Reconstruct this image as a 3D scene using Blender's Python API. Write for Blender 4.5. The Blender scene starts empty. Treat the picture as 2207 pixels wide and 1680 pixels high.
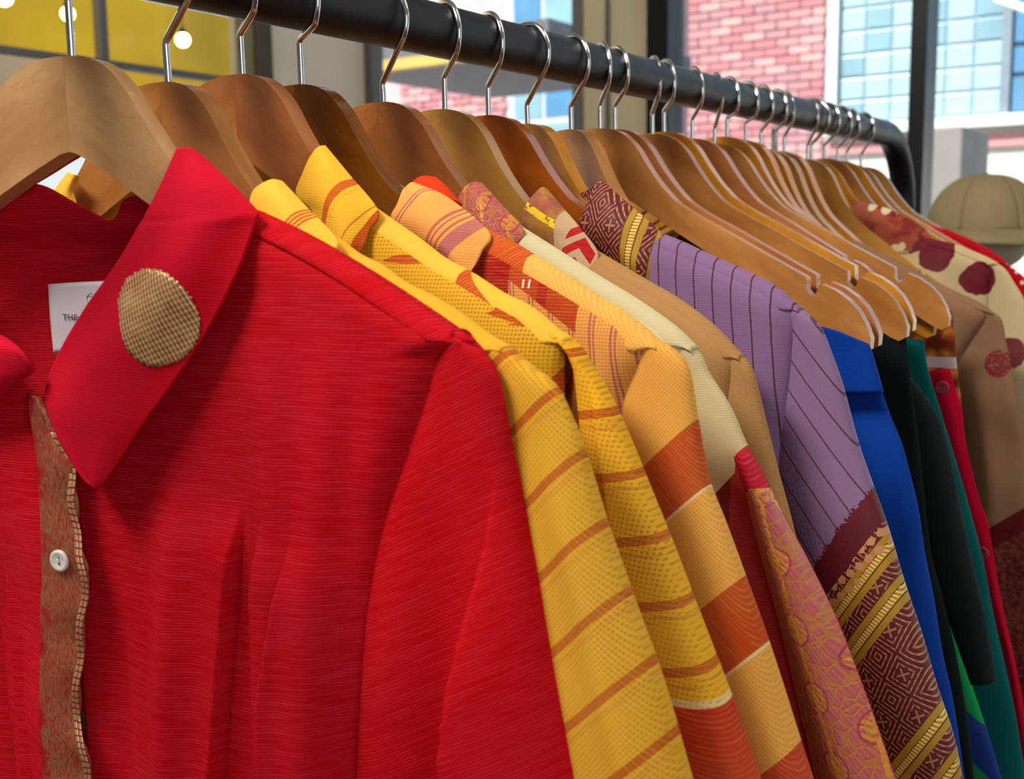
import bpy, bmesh, math, random
import numpy as np
from mathutils import Vector
from mathutils.bvhtree import BVHTree
random.seed(4)
S = bpy.context.scene
C = bpy.context.collection
sin, cos, pi = math.sin, math.cos, math.pi

# ------------------------------------------------------------------ camera
F, CX, CH, YAW, PITCH, ROLL = 2421.76, 0.4425, 0.1262, 0.6027, 0.136, -0.0121
RZ = 1.5                                   # height of the rail's axis
_f = np.array([-sin(YAW)*cos(PITCH), cos(YAW)*cos(PITCH), -sin(PITCH)])
_r0 = np.array([cos(YAW), sin(YAW), 0.0]); _u0 = np.cross(_r0, _f)
_r = _r0*cos(ROLL)+_u0*sin(ROLL); _u = -_r0*sin(ROLL)+_u0*cos(ROLL)
CAM = np.array([CX, 0.0, RZ-CH])
cd = bpy.data.cameras.new('camera'); cam = bpy.data.objects.new('camera', cd); C.objects.link(cam)
from mathutils import Matrix
M = Matrix(((_r[0], _u[0], -_f[0], CAM[0]), (_r[1], _u[1], -_f[1], CAM[1]), (_r[2], _u[2], -_f[2], CAM[2]), (0, 0, 0, 1)))
cam.matrix_world = M
cd.sensor_width = 36.0; cd.lens = F/2207*36.0; cd.clip_start = 0.02; cd.clip_end = 200
cd.dof.use_dof = True; cd.dof.focus_distance = 0.61
cd.dof.aperture_fstop = (cd.lens/1000)/0.0032
S.camera = cam

def ray(px, py): return _f+_r*(px-1103.5)/F-_u*(py-840)/F
def at(px, py, Y):                         # world point where the sight line meets the plane y = Y
    v = ray(px, py); return CAM+v*(Y/v[1])
def at_x(px, py, X):
    v = ray(px, py); return CAM+v*((X-CX)/v[0])

# ------------------------------------------------------------------ world, sun, lamps, exposure
W = bpy.data.worlds.new('sky'); S.world = W; W.use_nodes = True
wn = W.node_tree; bg = wn.nodes['Background']
tc = wn.nodes.new('ShaderNodeTexCoord'); sp = wn.nodes.new('ShaderNodeSeparateXYZ'); rp = wn.nodes.new('ShaderNodeValToRGB')
wn.links.new(tc.outputs['Generated'], sp.inputs[0]); wn.links.new(sp.outputs['Z'], rp.inputs[0]); wn.links.new(rp.outputs[0], bg.inputs[0])
rp.color_ramp.elements[0].position = 0.0; rp.color_ramp.elements[0].color = (.80, .84, .86, 1)
rp.color_ramp.elements[1].position = 0.6; rp.color_ramp.elements[1].color = (.55, .72, .95, 1)
bg.inputs[1].default_value = 1.0
sd = bpy.data.lights.new('sun', 'SUN'); sun = bpy.data.objects.new('sun', sd); C.objects.link(sun)
sd.energy = 8.0; sd.angle = 0.02; sd.color = (1, .95, .88)
sun.rotation_euler = (math.radians(42), 0, math.radians(-25))
def area(name, loc, target, sx, sy, power, col=(1, .96, .9)):
    l = bpy.data.lights.new(name, 'AREA'); l.shape = 'RECTANGLE'; l.size = sx; l.size_y = sy; l.energy = power; l.color = col
    o = bpy.data.objects.new(name, l); C.objects.link(o); o.location = loc
    o.rotation_euler = (Vector(target)-Vector(loc)).to_track_quat('-Z', 'Y').to_euler(); return o
area('overhead_light', (-0.45, -0.62, 2.8), (0.1, 0.4, 1.2), 0.8, 0.4, 37, (1, .95, .86))
area('overhead_light', (0.75, 1.1, 2.85), (0.2, 0.9, 1.2), 0.22, 1.6, 14, (1, .92, .78))
area('overhead_light', (-1.1, 1.7, 2.85), (-2.2, 2.3, 1.7), .5, 1.0, 16)  # overhead light added to brighten the left wall
area('camera_side_fill', (2.8, -1.2, 1.6), (0, 0.7, 1.2), 1.6, 1.6, 20, (.97, .98, 1))  # added fill from the camera side; no window on that side
S.view_settings.view_transform = 'Standard'; S.view_settings.look = 'None'
S.view_settings.gamma = 1; S.view_settings.use_curve_mapping = False
S.view_settings.exposure = 0.22

# ------------------------------------------------------------------ shading helpers
def lin(c):
    o = []
    for v in c:
        v /= 255.0; o.append(v/12.92 if v <= .04045 else ((v+.055)/1.055)**2.4)
    return (*o, 1.0)
class V:
    """a scalar node value with arithmetic"""
    def __init__(s, g, k): s.g = g; s.k = k
    def _m(s, op, b=None, c=None, rev=False):
        n = s.g.nt.nodes.new('ShaderNodeMath'); n.operation = op
        args = [s, b, c] if not rev else [b, s, c]
        for i, a in enumerate(args):
            if a is None: continue
            if isinstance(a, V): s.g.nt.links.new(a.k, n.inputs[i])
            else: n.inputs[i].default_value = a
        return V(s.g, n.outputs[0])
    def __add__(s, b): return s._m('ADD', b)
    __radd__ = __add__
    def __sub__(s, b): return s._m('SUBTRACT', b)
    def __rsub__(s, b): return s._m('SUBTRACT', b, rev=True)
    def __mul__(s, b): return s._m('MULTIPLY', b)
    __rmul__ = __mul__
    def __truediv__(s, b): return s._m('DIVIDE', b)
    def __lt__(s, b): return s._m('LESS_THAN', b)
    def __gt__(s, b): return s._m('GREATER_THAN', b)
    def fract(s): return s._m('FRACT')
    def floor(s): return s._m('FLOOR')
    def abs(s): return s._m('ABSOLUTE')
    def sin(s): return s._m('SINE')
    def max(s, b): return s._m('MAXIMUM', b)
    def min(s, b): return s._m('MINIMUM', b)
    def sqrt(s): return s._m('SQRT')
    def pow(s, b): return s._m('POWER', b)
    def clamp(s):
        n = s.g.nt.nodes.new('ShaderNodeClamp'); s.g.nt.links.new(s.k, n.inputs[0]); return V(s.g, n.outputs[0])
    def step(s, a, b):                     # smooth 0..1 between a and b
        n = s.g.nt.nodes.new('ShaderNodeMapRange'); n.interpolation_type = 'SMOOTHSTEP'
        s.g.nt.links.new(s.k, n.inputs[0]); n.inputs[1].default_value = a; n.inputs[2].default_value = b; return V(s.g, n.outputs[0])
class G:
    def __init__(g, name, rough=.85, metal=0.0, spec=.3):
        g.m = bpy.data.materials.new(name); g.m.use_nodes = True; g.nt = g.m.node_tree
        g.b = g.nt.nodes['Principled BSDF']; g.b.inputs['Roughness'].default_value = rough
        g.b.inputs['Metallic'].default_value = metal; g.b.inputs['Specular IOR Level'].default_value = spec
        t = g.nt.nodes.new('ShaderNodeTexCoord'); s = g.nt.nodes.new('ShaderNodeSeparateXYZ')
        g.obj = t.outputs['Object']; g.nt.links.new(g.obj, s.inputs[0])
        g.x, g.y, g.z = (V(g, s.outputs[i]) for i in range(3))
    def col(g, c):
        if isinstance(c, tuple):
            n = g.nt.nodes.new('ShaderNodeRGB'); n.outputs[0].default_value = lin(c) if len(c) == 3 else c; return n.outputs[0]
        return c
    def mix(g, f, a, b, mode='MIX'):
        n = g.nt.nodes.new('ShaderNodeMix'); n.data_type = 'RGBA'; n.blend_type = mode; n.clamp_factor = True
        if isinstance(f, V): g.nt.links.new(f.k, n.inputs[0])
        else: n.inputs[0].default_value = f
        g.nt.links.new(g.col(a), n.inputs[6]); g.nt.links.new(g.col(b), n.inputs[7]); return n.outputs[2]
    def vec(g, a, b, c):
        n = g.nt.nodes.new('ShaderNodeCombineXYZ')
        for i, v in enumerate((a, b, c)):
            if isinstance(v, V): g.nt.links.new(v.k, n.inputs[i])
            else: n.inputs[i].default_value = v
        return n.outputs[0]
    def noise(g, scale, vec=None, detail=3, rough=.5):
        n = g.nt.nodes.new('ShaderNodeTexNoise'); n.inputs['Scale'].default_value = scale
        n.inputs['Detail'].default_value = detail; n.inputs['Roughness'].default_value = rough
        g.nt.links.new(vec if vec is not None else g.obj, n.inputs['Vector']); return V(g, n.outputs[0])
    def voro(g, scale, vec=None, feat='DISTANCE_TO_EDGE'):
        n = g.nt.nodes.new('ShaderNodeTexVoronoi'); n.feature = feat; n.inputs['Scale'].default_value = scale
        g.nt.links.new(vec if vec is not None else g.obj, n.inputs['Vector']); return V(g, n.outputs['Distance'])
    def lin2(g, a, b, c): return g.x*a+g.z*b+c
    def ramp(g, v, stops):                 # constant steps: [(value in metres, colour), ...]
        lo, hi = stops[0][0], stops[-1][0]+.001
        n = g.nt.nodes.new('ShaderNodeValToRGB'); n.color_ramp.interpolation = 'CONSTANT'
        w = (v-lo)/(hi-lo); g.nt.links.new(w.k, n.inputs[0]); cr = n.color_ramp
        for i, (p, c) in enumerate(stops):
            q = (p-lo)/(hi-lo)
            e = cr.elements[0] if i == 0 else (cr.elements[1] if i == 1 else cr.elements.new(q))
            e.position = q; e.color = lin(c)
        return n.outputs[0]
    def bump(g, h, dist=.0004, strength=.6):
        n = g.nt.nodes.new('ShaderNodeBump'); n.inputs['Distance'].default_value = dist; n.inputs['Strength'].default_value = strength
        g.nt.links.new(h.k, n.inputs['Height']); g.nt.links.new(n.outputs[0], g.b.inputs['Normal'])
    def out(g, c, metal=None, rough=None):
        g.nt.links.new(g.col(c), g.b.inputs['Base Color'])
        for v, k in ((metal, 'Metallic'), (rough, 'Roughness')):
            if isinstance(v, V): g.nt.links.new(v.k, g.b.inputs[k])
            elif v is not None: g.b.inputs[k].default_value = v
        return g.m
def plain(name, c, rough=.7, metal=0.0, spec=.4, vary=.08, scale=8):
    g = G(name, rough, metal, spec); d = tuple(max(0, int(v*(1-vary*2.2))) for v in c)
    return g.out(g.mix(g.noise(scale), d, c))

def at_m(px, py, Y, m):                    # the same for the swept plane y = Y + m x
    v = ray(px, py); return CAM+v*((Y+m*CX)/(v[1]-m*v[0]))
class Frame:
    """a hanging thing's own frame: origin at the hanger's apex; the halves of the hanger sweep as y = mr x and y = ml x"""
    def __init__(s, Y, Z, mr=-.05, ml=.21): s.Y = Y; s.Z = Z; s.mr = mr; s.ml = ml
    def y0(s, x): return s.mr*x if x > 0 else s.ml*x
    def w(s, px, py, dy=0.0):              # world point of a photo point at depth dy off the swept plane
        q = at_m(px, py, s.Y+dy, s.mr)
        return q if q[0] >= 0 else at_m(px, py, s.Y+dy, s.ml)
    def p(s, px, py, dy=0.0):
        q = s.w(px, py, dy); return q[0], q[2]-s.Z
    def pts(s, L): return [s.p(*q) for q in L]
    def line(s, a, b):                     # signed distance coefficients, positive to the right of / below a->b
        (x1, z1), (x2, z2) = s.p(*a), s.p(*b); L = math.hypot(x2-x1, z2-z1)
        nx, nz = (z2-z1)/L, -(x2-x1)/L
        if nz-nx > 0: nx, nz = -nx, -nz
        return nx, nz, -(nx*x1+nz*z1)
    def dist(s, ln, q): x, z = s.p(*q); return ln[0]*x+ln[1]*z+ln[2]

# ------------------------------------------------------------------ mesh helpers
def put(name, me, parent=None, mat=None, loc=None, smooth=True):
    o = bpy.data.objects.new(name, me); C.objects.link(o)
    if mat is not None and len(me.materials) == 0: me.materials.append(mat)
    if smooth: me.polygons.foreach_set('use_smooth', [True]*len(me.polygons))
    if parent is not None: o.parent = parent
    if loc is not None: o.location = loc
    return o
def tag(o, label=None, cat=None, group=None, kind=None):
    if label: o['label'] = label
    if cat: o['category'] = cat
    if group: o['group'] = group
    if kind: o['kind'] = kind
    return o
def thing(name, loc, label, cat, group=None):
    o = bpy.data.objects.new(name, None); o.empty_display_size = .02; C.objects.link(o); o.location = loc
    return tag(o, label, cat, group)
def mesh(vs, fs, name='m'):
    me = bpy.data.meshes.new(name); me.from_pydata([tuple(v) for v in vs], [], fs); me.update(); return me
def grid(fn, nu, nv, wrap=False):
    vs = [fn(i/nu, j/nv) for j in range(nv+1) for i in range(nu+(0 if wrap else 1))]
    w = nu if wrap else nu+1; fs = []
    for j in range(nv):
        for i in range(nu):
            a = j*w+i; b = j*w+(i+1) % w; fs.append((a, a+w, b+w, b))
    return mesh(vs, fs)
def solid(o, t=.0009, off=0):
    m = o.modifiers.new('thickness', 'SOLIDIFY'); m.thickness = t; m.offset = off; return o
def box(a, b, bev=0.0):
    bm = bmesh.new(); bmesh.ops.create_cube(bm, size=1)
    for v in bm.verts:
        v.co = Vector([(a[k]+b[k])/2+v.co[k]*(b[k]-a[k]) for k in range(3)])
    if bev: bmesh.ops.bevel(bm, geom=bm.edges[:], offset=bev, segments=2, affect='EDGES', profile=.5)
    me = bpy.data.meshes.new('box'); bm.to_mesh(me); bm.free(); return me
def tube(pts, r, seg=12, caps=True):
    P = [Vector(p) for p in pts]; n = len(P); vs = []; fs = []
    rs = r if isinstance(r, (list, tuple)) else [r]*n
    t0 = (P[1]-P[0]).normalized(); ref = Vector((0, 1, 0)) if abs(t0.y) < .9 else Vector((1, 0, 0))
    nrm = t0.cross(ref).normalized()
    for i in range(n):
        t = (P[min(i+1, n-1)]-P[max(i-1, 0)]).normalized()
        nrm = (nrm-t*nrm.dot(t)).normalized(); b = t.cross(nrm)
        for k in range(seg):
            a = 2*pi*k/seg; vs.append(P[i]+(nrm*cos(a)+b*sin(a))*rs[i])
    for i in range(n-1):
        for k in range(seg):
            a = i*seg+k; b = i*seg+(k+1) % seg; fs.append((a, b, b+seg, a+seg))
    if caps: fs.append(tuple(range(seg))[::-1]); fs.append(tuple(range((n-1)*seg, n*seg)))
    return mesh(vs, fs)
def interp(L, t, k=0):                     # piecewise-linear through (t, value)
    if t <= L[0][0]: return L[0][1]
    for (a, va), (b, vb) in zip(L, L[1:]):
        if t <= b: return va+(vb-va)*(t-a)/(b-a) if b > a else vb
    return L[-1][1]
def smooth_poly(P, n):                     # Catmull-Rom through P, then n samples even in arc length
    P = [np.array(p, float) for p in P]
    if len(P) == 2: return [P[0]+(P[1]-P[0])*i/(n-1) for i in range(n)]
    Q = [2*P[0]-P[1]]+P+[2*P[-1]-P[-2]]; D = []
    for i in range(1, len(Q)-2):
        a, b, c, d = Q[i-1:i+3]
        for k in range(16):
            t = k/16; D.append(.5*((2*b)+(-a+c)*t+(2*a-5*b+4*c-d)*t*t+(-a+3*b-3*c+d)*t**3))
    D.append(P[-1]); s = [0]
    for a, b in zip(D, D[1:]): s.append(s[-1]+float(np.linalg.norm(b-a)))
    D = np.array(D); s = np.array(s); T = np.linspace(0, s[-1], n)
    return [np.array([np.interp(t, s, D[:, k]) for k in range(D.shape[1])]) for t in T]
def patch(fr, rows, nu=24, nv=40):         # rows of (px, py, dy): a smooth surface through photo points at stated depths
    R = []
    for row in rows:
        R.append(smooth_poly([tuple(fr.w(a, b, d)) for a, b, d in row], nu+1))
    cols = [smooth_poly([r[i] for r in R], nv+1) for i in range(nu+1)]
    return lambda u, v: tuple(cols[min(nu, round(u*nu))][min(nv, round(v*nv))]-np.array([0, fr.Y, fr.Z])), nu, nv
def patch_obj(name, fr, rows, par, mat, nu=24, nv=40, t=.0012, fold=None):
    fn, a, b = patch(fr, rows, nu, nv)
    if fold: f0 = fn; fn = lambda u, v: fold(u, v, f0(u, v))
    return solid(put(name, grid(fn, a, b), par, mat), t)
def hit(o, px, py, fr):                    # where the sight line meets a part (local), and its normal
    me = o.data; bv = BVHTree.FromPolygons([v.co for v in me.vertices], [p.vertices for p in me.polygons])
    org = Vector(CAM)-Vector((0, fr.Y, fr.Z)); d = Vector(ray(px, py)).normalized()
    loc, n, _, _ = bv.ray_cast(org, d)
    if loc is None: return None
    return (loc, n if n.dot(d) < 0 else -n)

# ------------------------------------------------------------------ the shop: shell
def struct(name, me, mat, label=None, parent=None):
    o = put(name, me, parent, mat, smooth=False)
    if parent is None: o['kind'] = 'structure'
    if label: o['label'] = label
    return o
beige = plain('beige_plaster', (188, 176, 156), .8, scale=3)
dark_metal = plain('black_window_metal', (14, 18, 20), .35, .3)
grey_metal = plain('grey_frame_metal', (92, 90, 92), .5, .3)
brown_metal = plain('brown_frame_metal', (62, 54, 40), .5, .3)
floor_m = plain('dark_floor_boards', (70, 52, 40), .5, scale=5)
white_m = plain('white_ceiling_paint', (225, 222, 214), .8)
g = G('window_glass', .03, 0, .5); tr = g.nt.nodes.new('ShaderNodeBsdfTransparent'); mx = g.nt.nodes.new('ShaderNodeMixShader')
gl = g.nt.nodes.new('ShaderNodeBsdfGlossy'); gl.inputs['Roughness'].default_value = .03
tr.inputs[0].default_value = (.97, .99, .985, 1)
fre = g.nt.nodes.new('ShaderNodeFresnel'); fre.inputs[0].default_value = 1.35
g.nt.links.new(fre.outputs[0], mx.inputs[0]); g.nt.links.new(tr.outputs[0], mx.inputs[1]); g.nt.links.new(gl.outputs[0], mx.inputs[2])
g.nt.links.new(mx.outputs[0], g.nt.nodes['Material Output'].inputs[0]); glass = g.m
EY = 3.0; LX = -2.2
struct('floor', box((-6.0, -3.0, -.05), (3.4, EY+.1, 0)), floor_m)
struct('ceiling', box((-6.1, -3.0, 2.95), (3.4, EY+.1, 3.05)), white_m)
struct('wall_right', box((3.4, -3.1, 0), (3.5, EY+.1, 2.95)), white_m)
struct('wall_back', box((-6.0, -3.1, 0), (3.4, -3.0, 2.95)), white_m)
# end wall: columns and mullions between tall windows
struct('wall_end', box((-1.335, EY-.02, 0), (-1.10, EY+.16, 2.95)), plain('beige_pier', (176, 162, 132), .8, scale=3), 'beige pier between the end windows')
struct('trim_1', box((-1.255, EY-.03, 0), (-1.243, EY-.018, 2.95)), grey_metal, 'thin grey seam strip on the beige pier')
for i, (x0, x1) in enumerate(((-1.102, -1.035), (-.366, -.326))):
    struct('trim_%d' % (i+2), box((x0, EY-.06, 0), (x1, EY+.04, 2.95)), dark_metal, ('wide', 'narrow')[i]+' black upright window mullion')
def window(n, a, b, fm, pane_axis, framed=True):
    w = struct('window_%d' % n, box(a, b), glass)
    if not framed: return w
    ax = pane_axis; t = .03
    lo = list(a); hi = list(b); c = (a[1-ax]+b[1-ax])/2
    for e0, e1 in ((a[2], a[2]+.05), (b[2]-.05, b[2])):
        p0 = [0, 0, e0]; p1 = [0, 0, e1]; p0[ax] = a[ax]; p1[ax] = b[ax]; p0[1-ax] = c-t; p1[1-ax] = c+t
        put('window_rail', box(p0, p1), w, fm, smooth=False)
    for s0 in (a[ax], b[ax]-.035):
        p0 = [0, 0, a[2]]; p1 = [0, 0, b[2]]; p0[ax] = s0; p1[ax] = s0+.035; p0[1-ax] = c-t; p1[1-ax] = c+t
        put('window_stile', box(p0, p1), w, fm, smooth=False)
    return w
window(1, (-2.2, EY, .25), (-1.335, EY+.006, 2.9), grey_metal, 0)
window(2, (-1.035, EY, .25), (-.366, EY+.006, 2.9), dark_metal, 0, False)
window(3, (-.326, EY, .25), (2.0, EY+.006, 2.9), dark_metal, 0, False)
struct('wall_end_low', box((-2.2, EY, 0), (3.4, EY+.1, .25)), beige)
# left wall: corner pier, framed glazing with a yellow ceiling reflection, beige transom, lower window
struct('wall_left', box((LX-.16, 2.522, 0), (LX, EY, 2.95)), plain('pale_corner_pier', (196, 186, 170), .8, scale=3), 'pale beige corner pier left of the end window')
struct('trim_4', box((LX-.08, 2.475, 0), (LX+.03, 2.522, 2.95)), brown_metal, 'dark brown upright frame beside the yellow glazing')
struct('trim_5', box((LX-.02, 1.925, 1.6), (LX+.01, 1.948, 2.95)), grey_metal, 'slim dark mullion across the yellow glazing')
struct('trim_6', box((LX-.02, -1.5, 1.834), (LX+.012, 2.475, 1.852)), grey_metal, 'long dark transom bar under the yellow glazing')
window(4, (LX-.003, -1.5, 1.85), (LX+.003, 1.915, 2.9), grey_metal, 1, False)
window(5, (LX-.003, 1.955, 1.85), (LX+.003, 2.475, 2.9), grey_metal, 1, False)
struct('wall_left_panel', box((LX-.02, -1.5, 1.66), (LX+.01, 1.96, 1.83)), plain('tan_transom_panel', (196, 176, 150), .8, scale=3), 'tan panel below the transom bar')
window(6, (LX-.003, -1.5, .3), (LX+.003, 2.475, 1.66), grey_metal, 1)
struct('wall_left_low', box((LX-.1, -1.5, 0), (LX, 2.58, .3)), beige)
struct('wall_left_near', box((LX-.1, -3.0, 0), (LX, -1.5, 2.95)), white_m)
# yellow sheet and lamps standing in for the ceiling reflected in the glazing
yel = plain('yellow_ceiling_reflection', (250, 200, 10), .6, scale=1.2, vary=.2)
o = struct('wall_yellow_reflection', box((-6.0, -2.8, 2.12), (-5.9, 6.5, 2.95)), yel, 'yellow sheet standing in for the lit ceiling reflected in the glazing')
area('yellow_sheet_light', (-3.6, .7, 2.7), (-5.9, 3.4, 2.4), .8, 1.2, 130, (1, .85, .45))  # unseen light added to brighten the yellow sheet
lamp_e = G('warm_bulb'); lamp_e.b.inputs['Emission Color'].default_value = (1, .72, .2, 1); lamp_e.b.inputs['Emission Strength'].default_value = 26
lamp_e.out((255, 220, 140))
def ball(r, seg=16, rings=10, sq=(1, 1, 1)):
    bm = bmesh.new(); bmesh.ops.create_uvsphere(bm, u_segments=seg, v_segments=rings, radius=r)
    for v in bm.verts: v.co = Vector((v.co.x*sq[0], v.co.y*sq[1], v.co.z*sq[2]))
    me = bpy.data.meshes.new('ball'); bm.to_mesh(me); bm.free(); return me
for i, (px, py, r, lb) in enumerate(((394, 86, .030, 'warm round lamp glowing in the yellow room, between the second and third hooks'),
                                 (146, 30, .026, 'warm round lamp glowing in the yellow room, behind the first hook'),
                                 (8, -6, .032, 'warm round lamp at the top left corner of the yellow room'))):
    q = at_x(px, py, -3.6); t = thing('reflected_lamp', tuple(q), lb, 'lamp', 'lamps reflected in the yellow glazing')
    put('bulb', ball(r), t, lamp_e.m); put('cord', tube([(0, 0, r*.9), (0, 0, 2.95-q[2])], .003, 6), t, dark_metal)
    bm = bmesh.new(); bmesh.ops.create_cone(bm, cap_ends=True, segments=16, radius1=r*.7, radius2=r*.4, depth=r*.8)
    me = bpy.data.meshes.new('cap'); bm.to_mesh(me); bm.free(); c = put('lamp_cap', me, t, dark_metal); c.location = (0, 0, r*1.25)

# ------------------------------------------------------------------ street beyond the windows
def tbox(name, a, b, mat, label, cat, bev=0.0):
    c = [(a[0]+b[0])/2, (a[1]+b[1])/2, a[2]]
    o = put(name, box([a[k]-c[k] for k in range(3)], [b[k]-c[k] for k in range(3)], bev), None, mat, c, smooth=False); return tag(o, label, cat)
struct('pavement', box((-30, EY+.1, -.12), (20, 40, -.05)), plain('grey_paving', (170, 168, 165), .9, scale=2))
BY = 11.0
brick_ms = [plain('brick_red_%s' % k, c, .9, scale=20) for k, c in (('a', (206, 146, 150)), ('b', (196, 128, 134)), ('c', (212, 164, 166)), ('d', (188, 136, 146)))]
mortar = plain('pale_mortar', (208, 182, 186), .9, scale=10)
bb = thing('brick_building', (-6, BY, 0), 'red brick building with pale mortar seen across the street through the end windows', 'building')
def child(name, a, b, mat, parent, bev=0.0):
    pl = parent.location
    return put(name, box([a[k]-pl[k] for k in range(3)], [b[k]-pl[k] for k in range(3)], bev), parent, mat, smooth=False)
white_frame = plain('white_painted_frame', (235, 238, 240), .6)
pale_pil = plain('pale_pilaster', (190, 196, 210), .7)
cyan = plain('pale_sky_reflection_pane', (142, 180, 198), .25, 0, .5, .12, 2)  # sky reflection painted into the pale pane colours
cyan2 = plain('white_sky_reflection_pane', (168, 198, 208), .25, 0, .5, .08, 2)
blue_p = plain('street_blue_pane', (92, 150, 196), .25, 0, .5, .15, 2)
child('wall', (-12, BY+.03, -.05), (-3.36, BY+.4, 6.0), mortar, bb)
child('pilaster', (-5.35, BY-.16, -.05), (-4.93, BY+.03, 6), pale_pil, bb)
child('window_surround', (-7.1, BY-.05, 1.0), (-5.75, BY+.03, 4.4), pale_pil, bb)
for k in range(3):
    for j in range(4):
        child('pane', (-7.0+k*.42, BY-.06, 1.1+j*.8), (-6.64+k*.42, BY-.045, 1.82+j*.8), blue_p if (k+j) % 2 else cyan, bb)
brick_mes = {}
def bricks(x0, x1, z0, z1):
    nr = int(round((z1-z0)/.086))
    for r in range(nr):
        x = x0-(.12 if r % 2 else 0)
        while x < x1-.02:
            a = max(x, x0)+.006; b = min(x+.24, x1)-.006
            if b-a > .03:
                w = round(b-a, 3)
                if w not in brick_mes:
                    brick_mes[w] = box((0, 0, 0), (w, .05, .072), .004)
                    brick_mes[w].materials.append(brick_ms[0])
                o = put('brick', brick_mes[w], bb, None, (a+6, random.uniform(-.012, 0), z0+r*.086), smooth=False)
                o.material_slots[0].link = 'OBJECT'; o.material_slots[0].material = random.choice(brick_ms)
            x += .24
bricks(-4.85, -3.40, 2.0, 3.9)
bricks(-8.75, -7.15, 2.5, 3.65)
# light glazed building to the right of the brick one
gb = thing('glazed_building', (-2, BY, 0), 'pale blue glazed building front with white gridded panes, right of the brick building', 'building')
child('wall', (-3.36, BY+.05, -.05), (4, BY+.4, 2.30), plain('pale_render', (222, 220, 214), .9, scale=2), gb)
child('brick_band', (-3.36, BY, 2.12), (4, BY+.06, 2.24), brick_ms[0], gb)
child('sill', (-3.36, BY-.1, 2.30), (4, BY+.1, 2.40), white_frame, gb)
child('window_frame', (-3.36, BY-.02, 2.40), (-3.27, BY+.08, 5), white_frame, gb)
child('wall_panel', (-3.27, BY+.06, 2.4), (4, BY+.3, 5), plain('blue_grey_panel', (140, 168, 190), .6), gb)
for k in range(6):
    for j in range(8):
        x = -3.25+k*.247; z = 2.43+j*.215
        if k == 3 and False: continue
        child('pane', (x, BY+.045, z), (x+.225, BY+.075, z+.185), random.choice((cyan, cyan2, cyan2)), gb, .004)
child('window_frame', (-1.78, BY-.04, 2.4), (-1.70, BY+.08, 5), plain('grey_blue_frame', (130, 145, 160), .6), gb)
for j, (z0, z1) in enumerate(((2.42, 2.72), (2.76, 2.98), (3.02, 3.7), (3.74, 4.6))):
    child('pane', (-1.68, BY+.0, z0), (.6, BY+.075, z1), blue_p, gb)
me = tube([(-1.75, BY-.5, 3.32), (-1.0, BY-.6, 2.95), (-.3, BY-.7, 2.6)], .035, 8)
o = put('awning_strut', me, gb, white_frame); o.location = (2, -BY, 0)
# street canopy with a yellow edge, and a pale pier outside
cn = thing('street_canopy', (-5, 6.2, 0), 'dark grey street canopy with a yellow edge above the pavement outside', 'canopy')
child('canopy_roof', (-4.7, 5.4, 2.42), (-3.0, 7.2, 2.56), plain('slate_canopy', (96, 100, 110), .6), cn)
child('canopy_edge', (-4.7, 5.32, 2.37), (-3.0, 5.4, 2.43), plain('yellow_canopy_edge', (214, 176, 96), .6), cn)
child('canopy_post', (-4.66, 5.5, -.05), (-4.58, 5.58, 2.42), grey_metal, cn)
p0 = at(2012, 275, 5.0); p1 = at(2075, 300, 5.0)
tbox('street_cabinet', (p0[0], 5.0, -.05), (p1[0], 5.5, p0[2]), plain('warm_grey_cabinet', (150, 144, 142), .8), 'tall pale grey box standing outside, right of the narrow black mullion', 'cabinet', .01)

# ------------------------------------------------------------------ garment rack
black_tube = G('black_powder_coat', .34, 0, .3)
n1 = black_tube.noise(45, detail=6, rough=.7); n2 = black_tube.noise(220)
black_tube.out(black_tube.mix(n1.step(.55, .8)*.5, (14, 14, 16), (58, 56, 62)), rough=(n1*.35+.24))
black_tube.bump(n2, .0002, .3)
rack = thing('garment_rack', (0, .5, 0), 'black tubular steel garment rack the shirts hang on', 'garment rack')
def bend(y0, sgn, R=.1, n=14):
    return [(0, y0+sgn*R*sin(k/n*pi/2)-.5, RZ-R+R*cos(k/n*pi/2)) for k in range(n+1)]
RE = 1.50
put('rail', tube([(0, -.75-.5, RZ)]+[(0, -.75+k*.05-.5, RZ) for k in range(1, 45)]+bend(RE, 1), .016, 28), rack, black_tube.m)
put('post', tube([(0, RE+.1-.5, RZ-.1), (0, RE+.1-.5, .08)], .016, 24), rack, black_tube.m)
put('post', tube([(0, -.75-.5, RZ+.016), (0, -.75-.5, .08)], .016, 24), rack, black_tube.m)
for yy in (RE+.1, -.75):
    ft = put('foot', tube([(-.28, yy-.5, .07), (.28, yy-.5, .07)], .018, 16), rack, black_tube.m)
    for sx in (-.26, .26):
        put('caster', tube([(sx-.012, yy-.5, .025), (sx+.012, yy-.5, .025)], .025, 16), ft, dark_metal)
        put('caster_fork', box((sx-.016, yy-.51, .025), (sx+.016, yy-.49, .06)), ft, grey_metal, smooth=False)

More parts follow.
